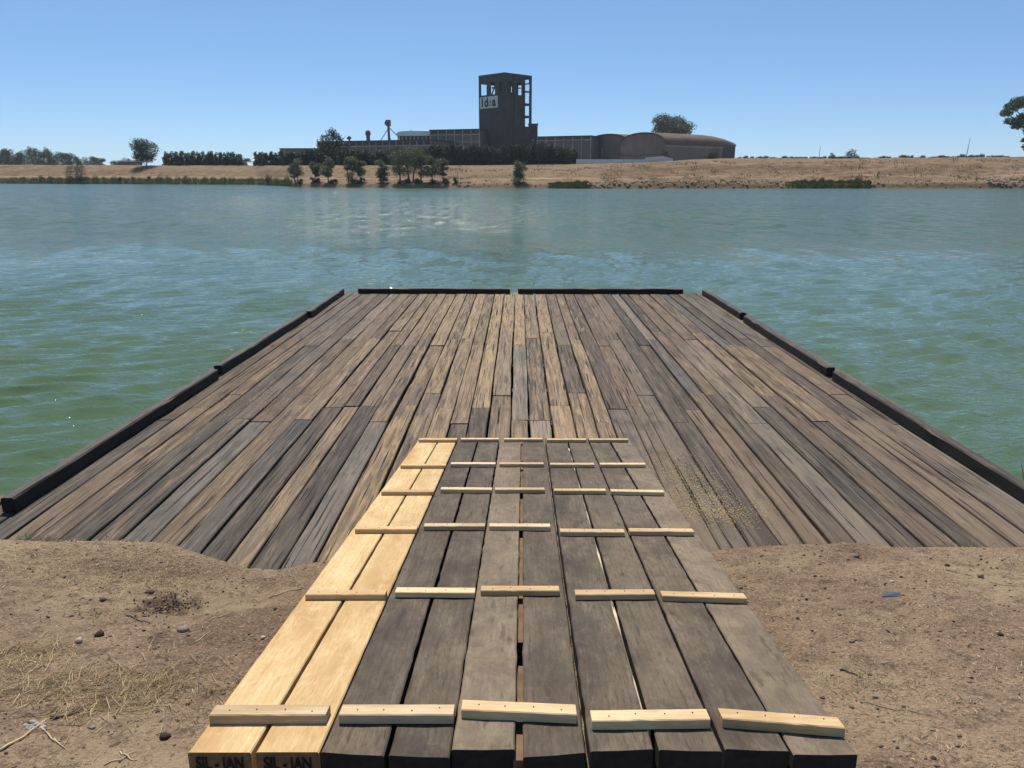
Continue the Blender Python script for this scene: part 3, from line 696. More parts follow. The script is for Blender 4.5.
# snag at the right edge of the dock
q = Vector((4.08, 5.55, WATER)); 
br = thing('driftwood_branch', 'dead grey branch sticking out of the water beside the right dock edge', 'branch', q)
mb = MB()
for i in range(9):
    a = rnd.uniform(-.9, 2.2); L = rnd.uniform(.35, .8); pts = [(0, 0, -.1)]
    for k in range(1, 5): pts.append((math.cos(a) * L * k / 4 + rnd.uniform(-.03, .03), math.sin(a) * L * .5 * k / 4, .08 + .33 * k / 4 * rnd.uniform(.6, 1.1)))
    mb.tube(pts, [.014, .01, .007, .005, .002], 5)
mb.build('twigs', M['bark'], br)

# ------------------------------------------------------------------ foliage makers
def leafcloud(blobs, n, size, seed, up=0.0):
    rs = np.random.RandomState(seed); bl = np.array([b_[:3] for b_ in blobs]); rd = np.array([b_[3:6] for b_ in blobs])
    vol = rd.prod(1) ** .7; idx = rs.choice(len(blobs), n, p=vol / vol.sum())
    d = rs.normal(size=(n, 3)); d /= np.linalg.norm(d, axis=1)[:, None]; rr = rs.uniform(.1, 1, n) ** .45
    p = bl[idx] + d * rd[idx] * rr[:, None] * rs.uniform(.85, 1.12, n)[:, None]
    a = rs.normal(size=(n, 3)); a[:, 2] += up; a /= np.linalg.norm(a, axis=1)[:, None]
    b2 = np.cross(a, rs.normal(size=(n, 3))); b2 /= np.linalg.norm(b2, axis=1)[:, None]
    s = size * rs.uniform(.5, 1.3, n)[:, None]
    v = np.stack([p - a * s, p + b2 * s * .45, p + a * s, p - b2 * s * .45], 1).reshape(-1, 3)
    mb = MB(); mb.v = [tuple(x) for x in v]; mb.f = [(4 * i, 4 * i + 1, 4 * i + 2, 4 * i + 3) for i in range(n)]; mb.m = [0] * n; mb.c = [(.5, .5, .5)] * (4 * n); return mb
def trunk_mb(h, r, limbs, seed, spread, multi=1):
    rr = random.Random(seed); mb = MB()
    for m_ in range(multi):
        bx = (m_ - (multi - 1) / 2) * r * 5; top = (bx * 2.2 + rr.uniform(-.3, .3) * r * 4, rr.uniform(-.3, .3), h * .55)
        mb.tube([(bx, 0, -.3), (bx * 1.3, 0, h * .2), ((bx + top[0]) / 2 + r * .5, 0, h * .36), top], [r * 1.25, r, r * .8, r * .6], 7)
        for i in range(limbs):
            a = rr.uniform(0, 2 * PI); e = (top[0] + math.cos(a) * spread * rr.uniform(.4, .9), math.sin(a) * spread * rr.uniform(.4, .9), h * rr.uniform(.62, .9))
            mid = tuple(lerp(top[k] * (.8 if k == 2 else 1), e[k], .5) + rr.uniform(-.15, .15) for k in range(3))
            mb.tube([(top[0], top[1], top[2] * .8), mid, e], [r * .5, r * .3, r * .1], 5)
    return mb
def tree(name, label, cat, loc, h, wd, kind, seed, group=None, nleaf=1500, size=.22, bottom=.35, multi=1, rz=0):
    rr = random.Random(seed); root = thing(name, label, cat, loc, rz, group); bl = []
    nb = {'round': 22, 'olive': 18, 'pine': 34, 'wide': 26, 'bush': 8, 'column': 6}[kind]
    for i in range(nb):
        t = rr.random()
        if kind == 'pine':
            t = (i + .5) / nb; z = lerp(bottom * h, h * .97, t); rad = wd / 2 * (1 - t) ** .7 * .9 + .25; a = rr.uniform(0, 2 * PI)
            bl.append((math.cos(a) * rad * .6, math.sin(a) * rad * .5, z, rad * .6 + .25, rad * .6 + .25, h * .08))
        elif kind == 'column':
            z = lerp(.12 * h, h * .88, i / (nb - 1)); rad = wd / 2 * (1.1 - .55 * (i / (nb - 1)))
            bl.append((rr.uniform(-.15, .15) * wd, rr.uniform(-.15, .15) * wd, z, rad, rad, h * .15))
        else:
            a = rr.uniform(0, 2 * PI); cz = lerp(bottom * h, h, .5); hz = h * (1 - bottom) / 2; u = rr.uniform(-.75, .75)
            rad = math.sqrt(1 - u * u) * wd / 2 * rr.uniform(.25, .75); s = wd * rr.uniform(.17, .27)
            bl.append((math.cos(a) * rad, math.sin(a) * rad, cz + u * hz, s, s, s * rr.uniform(.55, .9)))
    mat = {'round': 'dark_leaf', 'olive': 'olive', 'pine': 'hedge', 'wide': 'euca', 'bush': 'dark_leaf', 'column': 'hedge'}[kind]
    if kind != 'bush': trunk_mb(h, max(.06, h * .022), 4 if kind != 'column' else 1, seed, wd * .35, multi).build('trunk', M['bark'], root, smooth=True)
    leafcloud(bl, nleaf, size, seed).build('foliage' if kind == 'bush' else 'crown', M[mat], root)
    return root
def mpp(Y): return Y / FPX              # metres per pixel
def place_tree(name, label, cat, px, ytop, ybase, wpx, Y, kind, seed, base_z=None, **k):
    p = at(px, ybase, Y); z = p.z if base_z is None else base_z
    h = at(px, ytop, Y).z - z
    return tree(name, label, cat, (p.x, p.y, z), h, wpx * mpp(Y), kind, seed, **k)
PLAT = 4.9
def plat(px, Y): return fb(px, Y - shoreD(px), False).z

# trees on the shore slope (bases sit on the bank)
shore = [(296, 157, 14, 'olive', 'round olive tree standing alone at the left end of the shore trees', 4, 2),
         (315, 160, 12, 'olive', 'slim two-stemmed shore tree directly right of the leftmost olive', 4, 1),
         (328, 156, 13, 'olive', 'shore tree below the tall dark conifer, with a bare leaning stem', 3, 1),
         (350, 156, 14, 'olive', 'left one of two touching olive trees above a dark bush', 3, 2),
         (360, 158, 12, 'olive', 'right one of two touching olive trees above a dark bush', 5, 1),
         (382, 160, 13, 'olive', 'small olive tree between the touching pair and the big dark clump', 4, 2),
         (400, 149, 20, 'olive', 'left tree of the tallest dark clump on the far shore', 3, 1),
         (411, 146, 24, 'olive', 'tallest tree of the shore clump, spreading crown', 4, 2),
         (421, 152, 16, 'olive', 'right tree of the tallest dark clump on the far shore', 5, 1),
         (432, 154, 15, 'olive', 'shore tree with round crown just right of the tallest clump', 3, 1),
         (443, 158, 12, 'olive', 'small shore tree, last one before the thin post', 6, 1),
         (520, 158, 15, 'olive', 'single dense olive tree on the shore below the tower', 4, 1),
         (77, 163, 18, 'round', 'dark bushy tree alone at the waterline on the far left', 1.2, 1)]
for i, (px, yt, wp, kd, lb, s, mu) in enumerate(shore):
    p = fb(px, s); h = at(px, yt, p.y).z - p.z
    tree('olive_tree' if kd == 'olive' else 'shore_tree', lb, 'tree', p, h, wp * 1.2 * mpp(p.y), kd, 60 + i, nleaf=2100, size=.21, bottom=.16 if kd == 'olive' else .03, multi=mu, group='trees along the far waterline')
bush_l = [(300, 7), (318, 8), (334, 10), (352, 16), (362, 9), (384, 13), (405, 16), (418, 12), (434, 13), (446, 9), (455, 7), (519, 16), (70, 9), (83, 10), (148, 6), (120, 5), (268, 7), (312, 5)]
for i, (px, wp) in enumerate(bush_l):
    p = fb(px, 1.5 + rnd.random() * 1.5); tree('waterside_bush', 'low dark bush at the foot of the far bank beneath the shore trees', 'bush', p - Vector((0, 0, .3)), rnd.uniform(1.2, 1.9), wp * mpp(p.y), 'bush', 120 + i, nleaf=600, size=.17, bottom=0, group='bushes at the far waterline')

# hedges of narrow dark trees: one prototype each, copied in loops
def hedge(x0, x1, ytop, Y, n, label, seed, group, ynoise=2, yb=None):
    protos = []
    for i in range(n):
        t = (i + .5) / n; px = lerp(x0, x1, t) + rnd.uniform(-.4, .4) * (x1 - x0) / n
        yt = (itp(px, ytop) if isinstance(ytop, list) else ytop) + rnd.uniform(-ynoise, ynoise) * .6
        Yy = max(Y, shoreD(px) + 36) + rnd.uniform(-1.5, 2); z = plat(px, Yy) - .3; h = at(px, yt, Yy).z - z; p = at(px, 176, Yy)
        if len(protos) < 3:
            o = tree('hedge_tree', label, 'hedge tree', (p.x, p.y, z), h, max(2.6, 1.9 * (x1 - x0) / n * mpp(Y)), 'column', seed + i, nleaf=620, size=.34, group=group); protos.append((o, h))
        else:
            o, h0 = protos[i % 3]; s = h / h0; dup(o, (p.x, p.y, z), rnd.uniform(0, 6), (1, 1, s))
hedge(166, 243, [(166, 152), (200, 151.5), (243, 153)], 284, 26, 'dark narrow tree in the hedge row just right of the lone round tree', 300, 'hedge left of the factory')
hedge(256, 284, 152, 276, 10, 'dark narrow tree in the short hedge before the low shed', 340, 'hedge before the low shed')
hedge(286, 345, [(286, 154), (310, 152), (345, 150)], 250, 18, 'dark tree of the hedge below the tall conifer', 380, 'hedge below the conifer', 3)
hedge(340, 440, [(340, 148), (370, 152), (400, 149), (440, 148)], 238, 30, 'dark tree of the long hedge behind the shore olives', 420, 'hedge behind the olives', 3)
hedge(434, 500, [(434, 143), (480, 144), (500, 148)], 238, 24, 'dark tree of the tall hedge at the foot of the tower, left half', 460, 'hedge left of the tower foot', 3)
hedge(500, 576, [(500, 146), (540, 144), (560, 146), (576, 150)], 238, 28, 'dark tree of the tall hedge right of the tower foot', 500, 'hedge right of the tower foot', 3)
# bigger single trees
def ptree(name, label, px, yt, wp, Y, kind, seed, **k):
    z = plat(px, Y) - .2; p = at(px, 176, Y); return tree(name, label, 'tree', (p.x, p.y, z), at(px, yt, Y).z - z, wp * mpp(Y), kind, seed, **k)
ptree('conifer_tree', 'tall dark conifer rising above the long factory roof', 333, 128, 50, 258, 'pine', 701, nleaf=5000, size=.36, bottom=.15)
ptree('round_tree', 'lone round leafy tree on the bank crest at the left', 148, 140.5, 28, 300, 'round', 702, nleaf=4500, size=.34, bottom=.12)
ptree('eucalyptus_tree', 'wide rounded tree showing above the vaulted warehouse roof', 668, 116, 42, 420, 'wide', 703, nleaf=9000, size=.55, bottom=.5)
ptree('leafy_shrub_tree', 'green shrubby tree against the warehouse side wall', 712, 148.5, 17, 258, 'round', 704, nleaf=1600, size=.25, bottom=0)
ptree('small_tree', 'small dark tree against the warehouse near its gable', 664, 148, 10, 262, 'round', 705, nleaf=900, size=.25, bottom=0)
ptree('small_tree', 'tiny tree peeping over the curved pale roof', 414, 128.5, 5, 420, 'round', 706, nleaf=300, size=.3, bottom=.6)
ptree('windswept_tree', 'small leaning tree alone on the right skyline', 849, 148, 16, 300, 'round', 707, nleaf=1100, size=.28, bottom=.0)
ptree('windswept_tree', 'low bush tree just left of the leaning skyline tree', 829, 152, 9, 305, 'round', 708, nleaf=600, size=.26, bottom=.0)
# large eucalyptus cut by the right picture edge
Yt = 235; zt = plat(1040, Yt) - .2; p = at(1052, 176, Yt)
bt = thing('eucalyptus_tree', 'large spreading tree cut off by the right edge of the picture', 'tree', (p.x, p.y, zt))
bl = []
for (px, py, wp) in [(1006, 113, 8), (1012, 107, 10), (1020, 102, 12), (1010, 121, 8), (1018, 125, 9), (1026, 118, 13), (1035, 104, 15), (1045, 112, 16), (1055, 98, 18), (1060, 116, 18), (1072, 106, 18), (1085, 114, 16), (1095, 122, 14), (1030, 131, 9), (1027, 147, 7), (1076, 130, 14), (1025, 140, 5), (1046, 128, 13)]:
    q = at(px, py, Yt + rnd.uniform(-4, 4)) - Vector((p.x, p.y, zt)); r_ = wp * mpp(Yt) * .72; bl.append((q.x, q.y, q.z, r_, r_, r_ * .62))
tk = MB(); H = at(1052, 140, Yt).z - zt
tk.tube([(0, 0, -.5), (.4, 0, H * .5), (-.3, .2, H)], [.75, .6, .5], 9)
for q in bl: tk.tube([(-.3, .2, H * .8), (lerp(-.3, q[0], .5), q[1] * .5, lerp(H, q[2], .4)), q[:3]], [.32, .2, .08], 6)
tk.build('trunk', M['bark'], bt, smooth=True); leafcloud(bl, 20000, .34, 77).build('crown', M['euca'], bt)
# woods far left and skyline bushes
protos = []
wl = [(-8, 152, 20), (5, 151, 16), (12, 148.5, 13), (20, 152, 14), (29, 150, 16), (36, 147, 13), (45, 151, 14), (52, 148, 10), (57, 152, 9), (65, 152, 14), (72, 153, 14), (80, 156, 8), (90, 157, 10), (97, 156.5, 12), (103, 158, 8), (116, 160.5, 9), (126, 158, 12), (243, 160, 8), (248, 158, 8), (132, 159, 6)]
for i, (px, yt, wp) in enumerate(wl):
    Y = 520 + rnd.uniform(-20, 20); z = 6.4
    p = at(px, 176, Y); h = at(px, yt, Y).z - z
    if i < 4: o = tree('woodland_tree', 'greyish green tree in the distant wood on the far left skyline', 'tree', (p.x, p.y, z), h, wp * mpp(Y) * 1.25, 'round', 800 + i, nleaf=1800, size=.55, bottom=.05, group='distant wood at far left'); protos.append((o, h, wp))
    else: o, h0, w0 = protos[i % 4]; dup(o, (p.x, p.y, z), rnd.uniform(0, 6), (wp / w0, wp / w0, h / h0))
protos = []
i = 0
for px in list(np.arange(738, 1010, 6.5)):
    Y = 420 + rnd.uniform(-30, 60); hh = rnd.uniform(1.0, 2.6) * (1.6 if px in (738,) else 1); p = at(px, 176, Y)
    yc_ = itp(px, crest_px); z = at(px, yc_ + 1, Y).z; hh = rnd.choice([1.5, 2.0, 2.6, 3.2]) * mpp(Y); wp = rnd.uniform(3.5, 8); lb = 'small dark bush on the distant right skyline'
    if i < 3: o = tree('skyline_bush', lb, 'bush', (p.x, p.y, z), hh, 3.2, 'bush', 860 + i, nleaf=300, size=.3, bottom=0, group='bushes along the right skyline'); protos.append((o, hh))
    else: o, h0 = protos[i % 3]; dup(o, (p.x, p.y, z), rnd.uniform(0, 6), (wp / 4, wp / 4, hh / h0))
    i += 1

# reeds and dry tufts on the far bank
def shore_blades(segs, n, h0, h1, s0, s1, wd, mat):
    mb = MB()
    for _ in range(n):
        a, c = rnd.choice(segs); px = rnd.uniform(a, c); s = rnd.uniform(s0, s1)
        if s1 > 8 and noise.fractal(Vector((px * .045, s * .22, 6)), 1, 2, 4) < rnd.uniform(.0, .35): continue
        p = fb(px, s, True); k = (.45 + .9 * abs(noise.noise(Vector((px * .11, 3, 1)))) * 1.6)
        h = rnd.uniform(h0, h1) * k * (1 if c - a > 200 else .66 * (.35 + .65 * min(1, (px - a) / 12, (c - px) / 12))); a_ = rnd.uniform(0, PI); e = Vector((math.cos(a_), math.sin(a_), 0)) * wd; tip = Vector((rnd.gauss(0, .18) * h, rnd.gauss(0, .18) * h, h))
        mb.add([p - e - Vector((0, 0, .2)), p + e - Vector((0, 0, .2)), p + e * .6 + tip * .6, p + tip, p - e * .6 + tip * .6], [(0, 1, 2, 3, 4)])
    return mb.build
shore_blades([(-120, 292), (-120, 292), (-60, 292), (786, 868), (548, 592), (868, 872)], 17000, .9, 1.9, -.3, 3.5, .07, 0)('reeds', M['reed']); tag(bpy.data.objects['reeds'], 'green reeds lining the far waterline', 'reeds', kind='stuff')
shore_blades([(440, 800), (280, 560), (620, 1060), (-60, 300), (440, 1060)], 16000, .15, .6, 1.2, 33, .06, 0)('dry_tufts', M['drygrass']); tag(bpy.data.objects['dry_tufts'], 'dry weeds on the slope of the far bank', 'weeds', kind='stuff')
shore_blades([(440, 660), (560, 1060), (600, 1000)], 9000, .2, .6, 1.5, 26, .08, 0)('brown_scrub', M['scrub']); tag(bpy.data.objects['brown_scrub'], 'low brown scrub in patches on the right part of the far bank', 'scrub', kind='stuff')
# riprap
protos = []
def riprap(x0, x1, n, mat, label, group, s0, s1, seed, rmin=.2, rmax=.5):
    pr = []
    for i in range(n):
        px = lerp(x0, x1, (i + rnd.random()) / n); s = rnd.uniform(s0, s1); p = fb(px, s); r_ = rnd.uniform(rmin, rmax)
        if len(pr) < 4:
            mb = MB(); rock_mb(mb, (0, 0, 0), .4, seed + i, .75); o = tag(mb.build('rock', M[mat], loc=p), label, 'rock', group); pr.append(o)
        else: dup(pr[i % 4], p, rnd.uniform(0, 6), (r_ / .4,) * 3)
riprap(575, 800, 150, 'rstone', 'grey rock of the stone lining along the far waterline', 'riprap along the far shore', .2, 4.5, 20)
riprap(560, 900, 34, 'wstone', 'pale rock scattered at the foot of the far bank', 'pale rocks on the far shore', .2, 3.5, 30, .15, .3)
riprap(450, 575, 24, 'rstone', 'dull rock below the dry weeds beneath the tower', 'rocks beneath the tower', .2, 2, 36, .15, .35)
riprap(983, 1040, 44, 'rstone', 'dark rock of the pile at the right end of the far shore', 'rock pile at the right', .2, 7, 40, .3, .6)
riprap(985, 1040, 22, 'wstone', 'white block among the dark rocks at the right end of the far shore', 'white blocks at the right', .3, 6, 50, .22, .42)
riprap(868, 983, 22, 'rstone', 'low rock between the reeds and the right rock pile', 'rocks right of the reeds', .1, 2, 55, .15, .3)
# posts and masts
def pole(name, label, px, yt, yb, Y, r_, cat='pole', lean=0, base=None):
    p = at(px, yb, Y); h = at(px, yt, Y).z - p.z; mb = MB(); mb.tube([(0, 0, -.6), (lean * h, 0, h)], [r_, r_ * .6], 8)
    return tag(mb.build(name, M['steel'], loc=p, smooth=True), label, cat)
pole('post', 'thin dark post standing on the far bank right of the shore trees', 458, 171, 182, fb(458, 5).y, .09, 'post')
pole('mast', 'thin slightly leaning mast on the skyline near the right edge', 966, 138, 158, 300, .14, 'mast', .06)
pole('mast', 'thin short mast above the skyline left of the leaning tree', 819, 146, 158, 320, .12, 'mast', .02)
pole('fence_post', 'slim pole in front of the white boundary wall', 602, 148, 164, 222, .09, 'pole')

# ------------------------------------------------------------------ factory
def part_box(parent, name, mat, x0, x1, y0, y1, z0, z1):
    mb = MB(); mb.box(x0, x1, y0, y1, z0, z1); return mb.build(name, M[mat], parent)
def holed(mb, org, du, nrm, L, z0, z1, th, holes):       # wall sheet with real openings and reveals
    us = sorted({0, L, *[h[0] for h in holes], *[h[1] for h in holes]}); zs = sorted({z0, z1, *[h[2] for h in holes], *[h[3] for h in holes]})
    solid = lambda i, j: 0 <= i < len(us) - 1 and 0 <= j < len(zs) - 1 and not any(h[0] <= (us[i] + us[i + 1]) / 2 <= h[1] and h[2] <= (zs[j] + zs[j + 1]) / 2 <= h[3] for h in holes)
    P = lambda u, z, t: Vector(org) + Vector(du) * u + Vector(nrm) * t + Vector((0, 0, z))
    for i in range(len(us) - 1):
        for j in range(len(zs) - 1):
            if not solid(i, j): continue
            a, b_, c, d = us[i], us[i + 1], zs[j], zs[j + 1]
            mb.add([P(a, c, 0), P(b_, c, 0), P(b_, d, 0), P(a, d, 0)], [(0, 1, 2, 3)]); mb.add([P(a, c, th), P(b_, c, th), P(b_, d, th), P(a, d, th)], [(3, 2, 1, 0)])
            if not solid(i - 1, j): mb.add([P(a, c, 0), P(a, d, 0), P(a, d, th), P(a, c, th)], [(0, 1, 2, 3)])
            if not solid(i + 1, j): mb.add([P(b_, c, 0), P(b_, d, 0), P(b_, d, th), P(b_, c, th)], [(3, 2, 1, 0)])
            if not solid(i, j - 1): mb.add([P(a, c, 0), P(b_, c, 0), P(b_, c, th), P(a, c, th)], [(3, 2, 1, 0)])
            if not solid(i, j + 1): mb.add([P(a, d, 0), P(b_, d, 0), P(b_, d, th), P(a, d, th)], [(0, 1, 2, 3)])
# tower: near corner towards us, two faces run back at 45 degrees
TY = 300; tc_ = at(505, 176, TY); tz = plat(505, TY) - .5
tw = thing('concrete_tower', 'tall dark concrete tower with open top storey, rising over the factory', 'tower', (tc_.x, tc_.y, tz))
Z = lambda y, Y=305: at(505, y, Y).z - tz
S = 14.3; dl = Vector((-.7071, .7071, 0)); dr = Vector((.7071, .7071, 0)); top = at(505, 72.2, TY).z - tz
fl = lambda px: (505 - px) / 26 * S
fr = lambda px: (px - 505) / 25.5 * S
h1, h2 = Z(94.5), Z(82.5)
HL = [(fl(487), fl(481), h1, h2), (fl(495.3), fl(491), h1, h2), (fl(502.5), fl(499), h1, h2)]
bays = [(90, 77.5), (102.5, 91.8), (115, 104.5), (126, 117)]
HR = [(fr(508), fr(512), Z(95), h2), (fr(516.5), fr(521), Z(95), h2)] + [(fr(524), fr(528.6), Z(a), Z(c)) for a, c in bays]
mb = MB(); holed(mb, (0, 0, 0), dl, dr, S, 0, top, .35, HL); mb.build('wall', M['con'], tw)
mb = MB(); holed(mb, dl * .36, dr, dl, S, 0, top - .02, .35, [(a, b_, c, d) for a, b_, c, d in HR]); 
for i, v in enumerate(mb.v): mb.v[i] = tuple(Vector(v) - dl * .36 + dl * .005)
mb.build('wall', M['con'], tw)
# rear faces, open at the top storey and along the stair bay
mb = MB(); hb = [(.5, 4.2, h1, h2), (.9, 3.9, Z(81.3), Z(77.6)), (4.7, 6.9, h1, h2), (7.4, 9.6, h1, h2), (10.2, 13.8, h1, h2)] + [(.8, 6.2, Z(a), Z(c)) for a, c in bays[1:]]
holed(mb, dr * (S - .35) + dl * .36, dl, dr, S - .8, 0, top - .03, .34, hb); mb.build('wall', M['con'], tw)
mb = MB(); hb = [(.6, 4.8, h1, h2), (5.3, 9.4, h1, h2), (9.9, 13.0, h1, h2)]
holed(mb, dl * (S - .35) + dr * .36, dr, dl, S - .8, 0, top - .04, .34, hb); mb.build('wall', M['con'], tw)
mb = MB(); P4 = [Vector((0, 0, 0)), dr * S, dr * S + dl * S, dl * S]
ins = [p_ * .985 + (dl + dr) * S * .0075 for p_ in P4]
mb.add([p_ + Vector((0, 0, top - .4)) for p_ in ins] + [p_ + Vector((0, 0, top - .06)) for p_ in ins], [(0, 3, 2, 1), (4, 5, 6, 7), (0, 1, 5, 4), (1, 2, 6, 5), (2, 3, 7, 6), (3, 0, 4, 7)])
mb.build('roof', M['con'], tw)
ins = [p_ * .94 + (dl + dr) * S * .03 for p_ in P4[:1]] ; 
for k, (a, c) in enumerate([(97, 96)]):
    pp = [dl * .4 + dr * .4, dl * .4 + dr * 10.4, dl * 13.8 + dr * 10.4, dl * 13.8 + dr * .4]
    mb = MB(); mb.add([p_ + Vector((0, 0, Z(a))) for p_ in pp] + [p_ + Vector((0, 0, Z(c))) for p_ in pp], [(0, 3, 2, 1), (4, 5, 6, 7), (0, 1, 5, 4), (1, 2, 6, 5), (2, 3, 7, 6), (3, 0, 4, 7)]); mb.build('floor_slab', M['con'], tw)
for (d_, a, c, kind_) in [(dl, fl(495.3), fl(491), 'x'), (dl, fl(502.5), fl(499), 'x'), (dr, fr(508), fr(512), 'x'), (dr, fr(516.5), fr(521), 'bar')]:
    mb = MB(); o_ = (dr if d_ == dl else dl) * .7
    if kind_ == 'x': mb.tube([d_ * (a - .2) + o_ + Vector((0, 0, h2 + .1)), d_ * (c + .2) + o_ + Vector((0, 0, h1 - .1))], .36, 4)
    mb.build('brace', M['con'], tw) if kind_ == 'x' else None
    mb = MB(); zb = lerp(h1, h2, .58); mb.tube([d_ * (a - .2) + o_ * 1.5 + Vector((0, 0, zb)), d_ * (c + .2) + o_ * 1.5 + Vector((0, 0, zb))], .34, 4); mb.build('beam', M['con'], tw)
for px in (513.5, 523): # shallow pilasters on the right face
    mb = MB(); a = fr(px); q = dr * a - dl * .26; mb.tube([q + Vector((0, 0, 0)), q + Vector((0, 0, top - .3))], .35, 4); mb.build('pilaster', M['con'], tw)
mb = MB(); mb.tube([-dl * .1 - dr * .1, -dl * .1 - dr * .1 + Vector((0, 0, top - .1))], .4, 4); mb.build('pilaster', M['con'], tw)
mb = MB(); pp = [dl * 5.5 + dr * 5.5, dl * 5.5 + dr * 8.7, dl * 8.7 + dr * 8.7, dl * 8.7 + dr * 5.5]
mb.add([p_ + Vector((0, 0, Z(95.9))) for p_ in pp] + [p_ + Vector((0, 0, top - .45)) for p_ in pp], [(0, 3, 2, 1), (4, 5, 6, 7), (0, 1, 5, 4), (1, 2, 6, 5), (2, 3, 7, 6), (3, 0, 4, 7)]); mb.build('lift_core', M['con'], tw)
# sign
sa, sb, sz0, sz1 = fl(498.3), fl(480.6), Z(108), Z(96.3)
mb = MB(); n_ = -dr
c8 = [dl * u + n_ * t + Vector((0, 0, z)) for t in (.03, .25) for z in (sz0, sz1) for u in (sa, sb)]
mb.add(c8, [(4, 6, 7, 5), (0, 1, 3, 2), (0, 4, 5, 1), (2, 3, 7, 6), (0, 2, 6, 4), (1, 5, 7, 3)]); sg = mb.build('sign_panel', M['sign'], tw)
for ch, ctr, mt in (('I', 483.2, 'ink'), ('d', 487.2, 'ink'), ('e', 490.9, 'inkfaint'), ('a', 494.8, 'ink')):
    cu = bpy.data.curves.new('letter', 'FONT'); cu.body = ch; cu.size = 4.4; cu.extrude = .03; cu.offset = .15 if mt == 'ink' else 0; cu.align_x = 'CENTER'
    to = bpy.data.objects.new('letter', cu); C.objects.link(to); bpy.context.view_layer.update()
    me = bpy.data.meshes.new_from_object(to.evaluated_get(bpy.context.evaluated_depsgraph_get())); C.objects.unlink(to); bpy.data.objects.remove(to)
    me.materials.clear(); me.materials.append(M[mt]); t_ = bpy.data.objects.new('letter', me); C.objects.link(t_); t_.parent = sg
    q = dl * fl(ctr) + n_ * .29; t_.location = (q.x, q.y, sz0 + .7); t_.rotation_euler = (R(90), 0, R(-45)); t_.scale = (.95, 1, 1)
# annex right of the tower
def building(name, label, x0, x1, ytop, Y, depth, wmat, Yr=None, group=None):
    a = at(x0, 176, Y); c = at(x1, 176, Yr or Y); z = min(plat(x0, Y), plat(x1, Y)) - .4
    d = (c - a); L = d.length; ang = math.atan2(d.y, d.x); root = thing(name, label, 'building', (a.x, a.y, z), ang, group)
    h = at(x0, ytop, Y).z - z
    return root, L, h, z, (lambda y: at(x0, y, Y).z - z)
an, L, h, z, ZZ = building('stair_annex', 'small brown brick annex leaning on the right side of the tower', 528.5, 537.3, 124.5, 314, 6, 'brown')
part_box(an, 'wall', 'brown', 0, L, 0, 7, 0, h); part_box(an, 'roof', 'con', -.2, L + .2, -.2, 7.2, h + .003, h + .35)
for yy in (131.5, 140.5, 147): part_box(an, 'window', 'conL' if yy == 140.5 else 'dark', .5, L * .62, -.06, .1, ZZ(yy + 1.2), ZZ(yy - 1.5))
# long framed blocks
def framed(name, label, x0, x1, ytop, Y, Yr, rows, nb, wmat, bandmat, colw=.35, depth=20, colmat='conL', roofmat='con'):
    root, L, h, z, ZZ = building(name, label, x0, x1, ytop, Y, depth, wmat, Yr)
    part_box(root, 'wall', wmat, 0, L, 0, depth, 0, h); part_box(root, 'roof', roofmat, -.3, L + .3, -.35, depth, h + .003, h + .4)
    for (ya, yb, mt, wins) in rows:
        part_box(root, 'ledge', colmat, 0, L, -.22, -.003, ZZ(yb) - .32, ZZ(yb) + .05)
        for i in range(nb):
            a = L * i / nb + colw / 2 + .03; c = L * (i + 1) / nb - colw / 2 - .03
            if wins: part_box(root, 'window', mt, a, c, -.1, -.004, ZZ(yb) + .06, ZZ(ya))
    for i in range(nb + 1):
        x_ = L * i / nb; part_box(root, 'column', colmat, x_ - colw / 2, x_ + colw / 2, -.3, -.005, 0, h - .02)
    return root
framed('long_factory_hall', 'long grey factory hall with pale columns behind the conifer and hedges', 320, 432, 142.5, 300, 284, [(143, 146.6, 'dark', True)], 17, 'con2', 'dark', .22)
framed('factory_block', 'taller brown panelled factory block touching the left side of the tower', 431.5, 480, 130.8, 306, 300, [(131, 134.6, 'brown', True), (135.6, 142, 'con2', True)], 6, 'con2', 'dark', .4)
framed('factory_wing', 'factory wing with window band right of the tower', 537.5, 590, 137.6, 300, 292, [(138, 140.3, 'brown', True)], 6, 'con2', 'dark', .35, depth=25)
lowr, L, h, z, ZZ = building('low_shed', 'low flat grey shed left of the tall conifer', 282, 321, 149, 312, 12, 'con2')
part_box(lowr, 'wall', 'con2', 0, L, 0, 14, 0, h); part_box(lowr, 'roof', 'con', -.3, L + .3, -.3, 14.3, h + .003, h + .3); part_box(lowr, 'column', 'conL', 1.6, 2.0, -.15, -.004, 0, h)
fs_, L, h, z, ZZ = building('farm_shed', 'tiny white roofed shed beside the lone round tree', 120, 137, 161.6, 330, 8, 'wall')
part_box(fs_, 'wall', 'con2', 0, L, 0, 6, 0, h); part_box(fs_, 'roof', 'wall', -.2, L + .2, -.4, 6.3, h + .003, h + .45)
# curved-roof hall
ch_, L, h, z, ZZ = building('curved_roof_hall', 'small hall with pale curved roof and pillars above the long factory roof', 399.5, 431, 135.8, 310, 14, 'con2')
part_box(ch_, 'wall', 'dark', .5, L, .3, 14, 0, h)
for i in range(9): part_box(ch_, 'pillar', 'conL', L * i / 8 - .2, L * i / 8 + .35, -.1, .28, 0, h)
mb = MB(); n = 14; hz = ZZ(132.3) - h
poly = [(-.6, h + .003)] + [(lerp(-.6, L + 3, q / n), h + .5 + hz * math.sin(PI * (.25 + .75 * q / n) if q / n < .34 else PI * (.5 + .28 * (q / n - .34))) * 1.0 - (.5 * (0 if q else 1))) for q in range(n + 1)] + [(L + 3, h + .003)]
mb.prism(poly[::-1], -.5, 14); mb.build('roof', M['roofpale'], ch_)
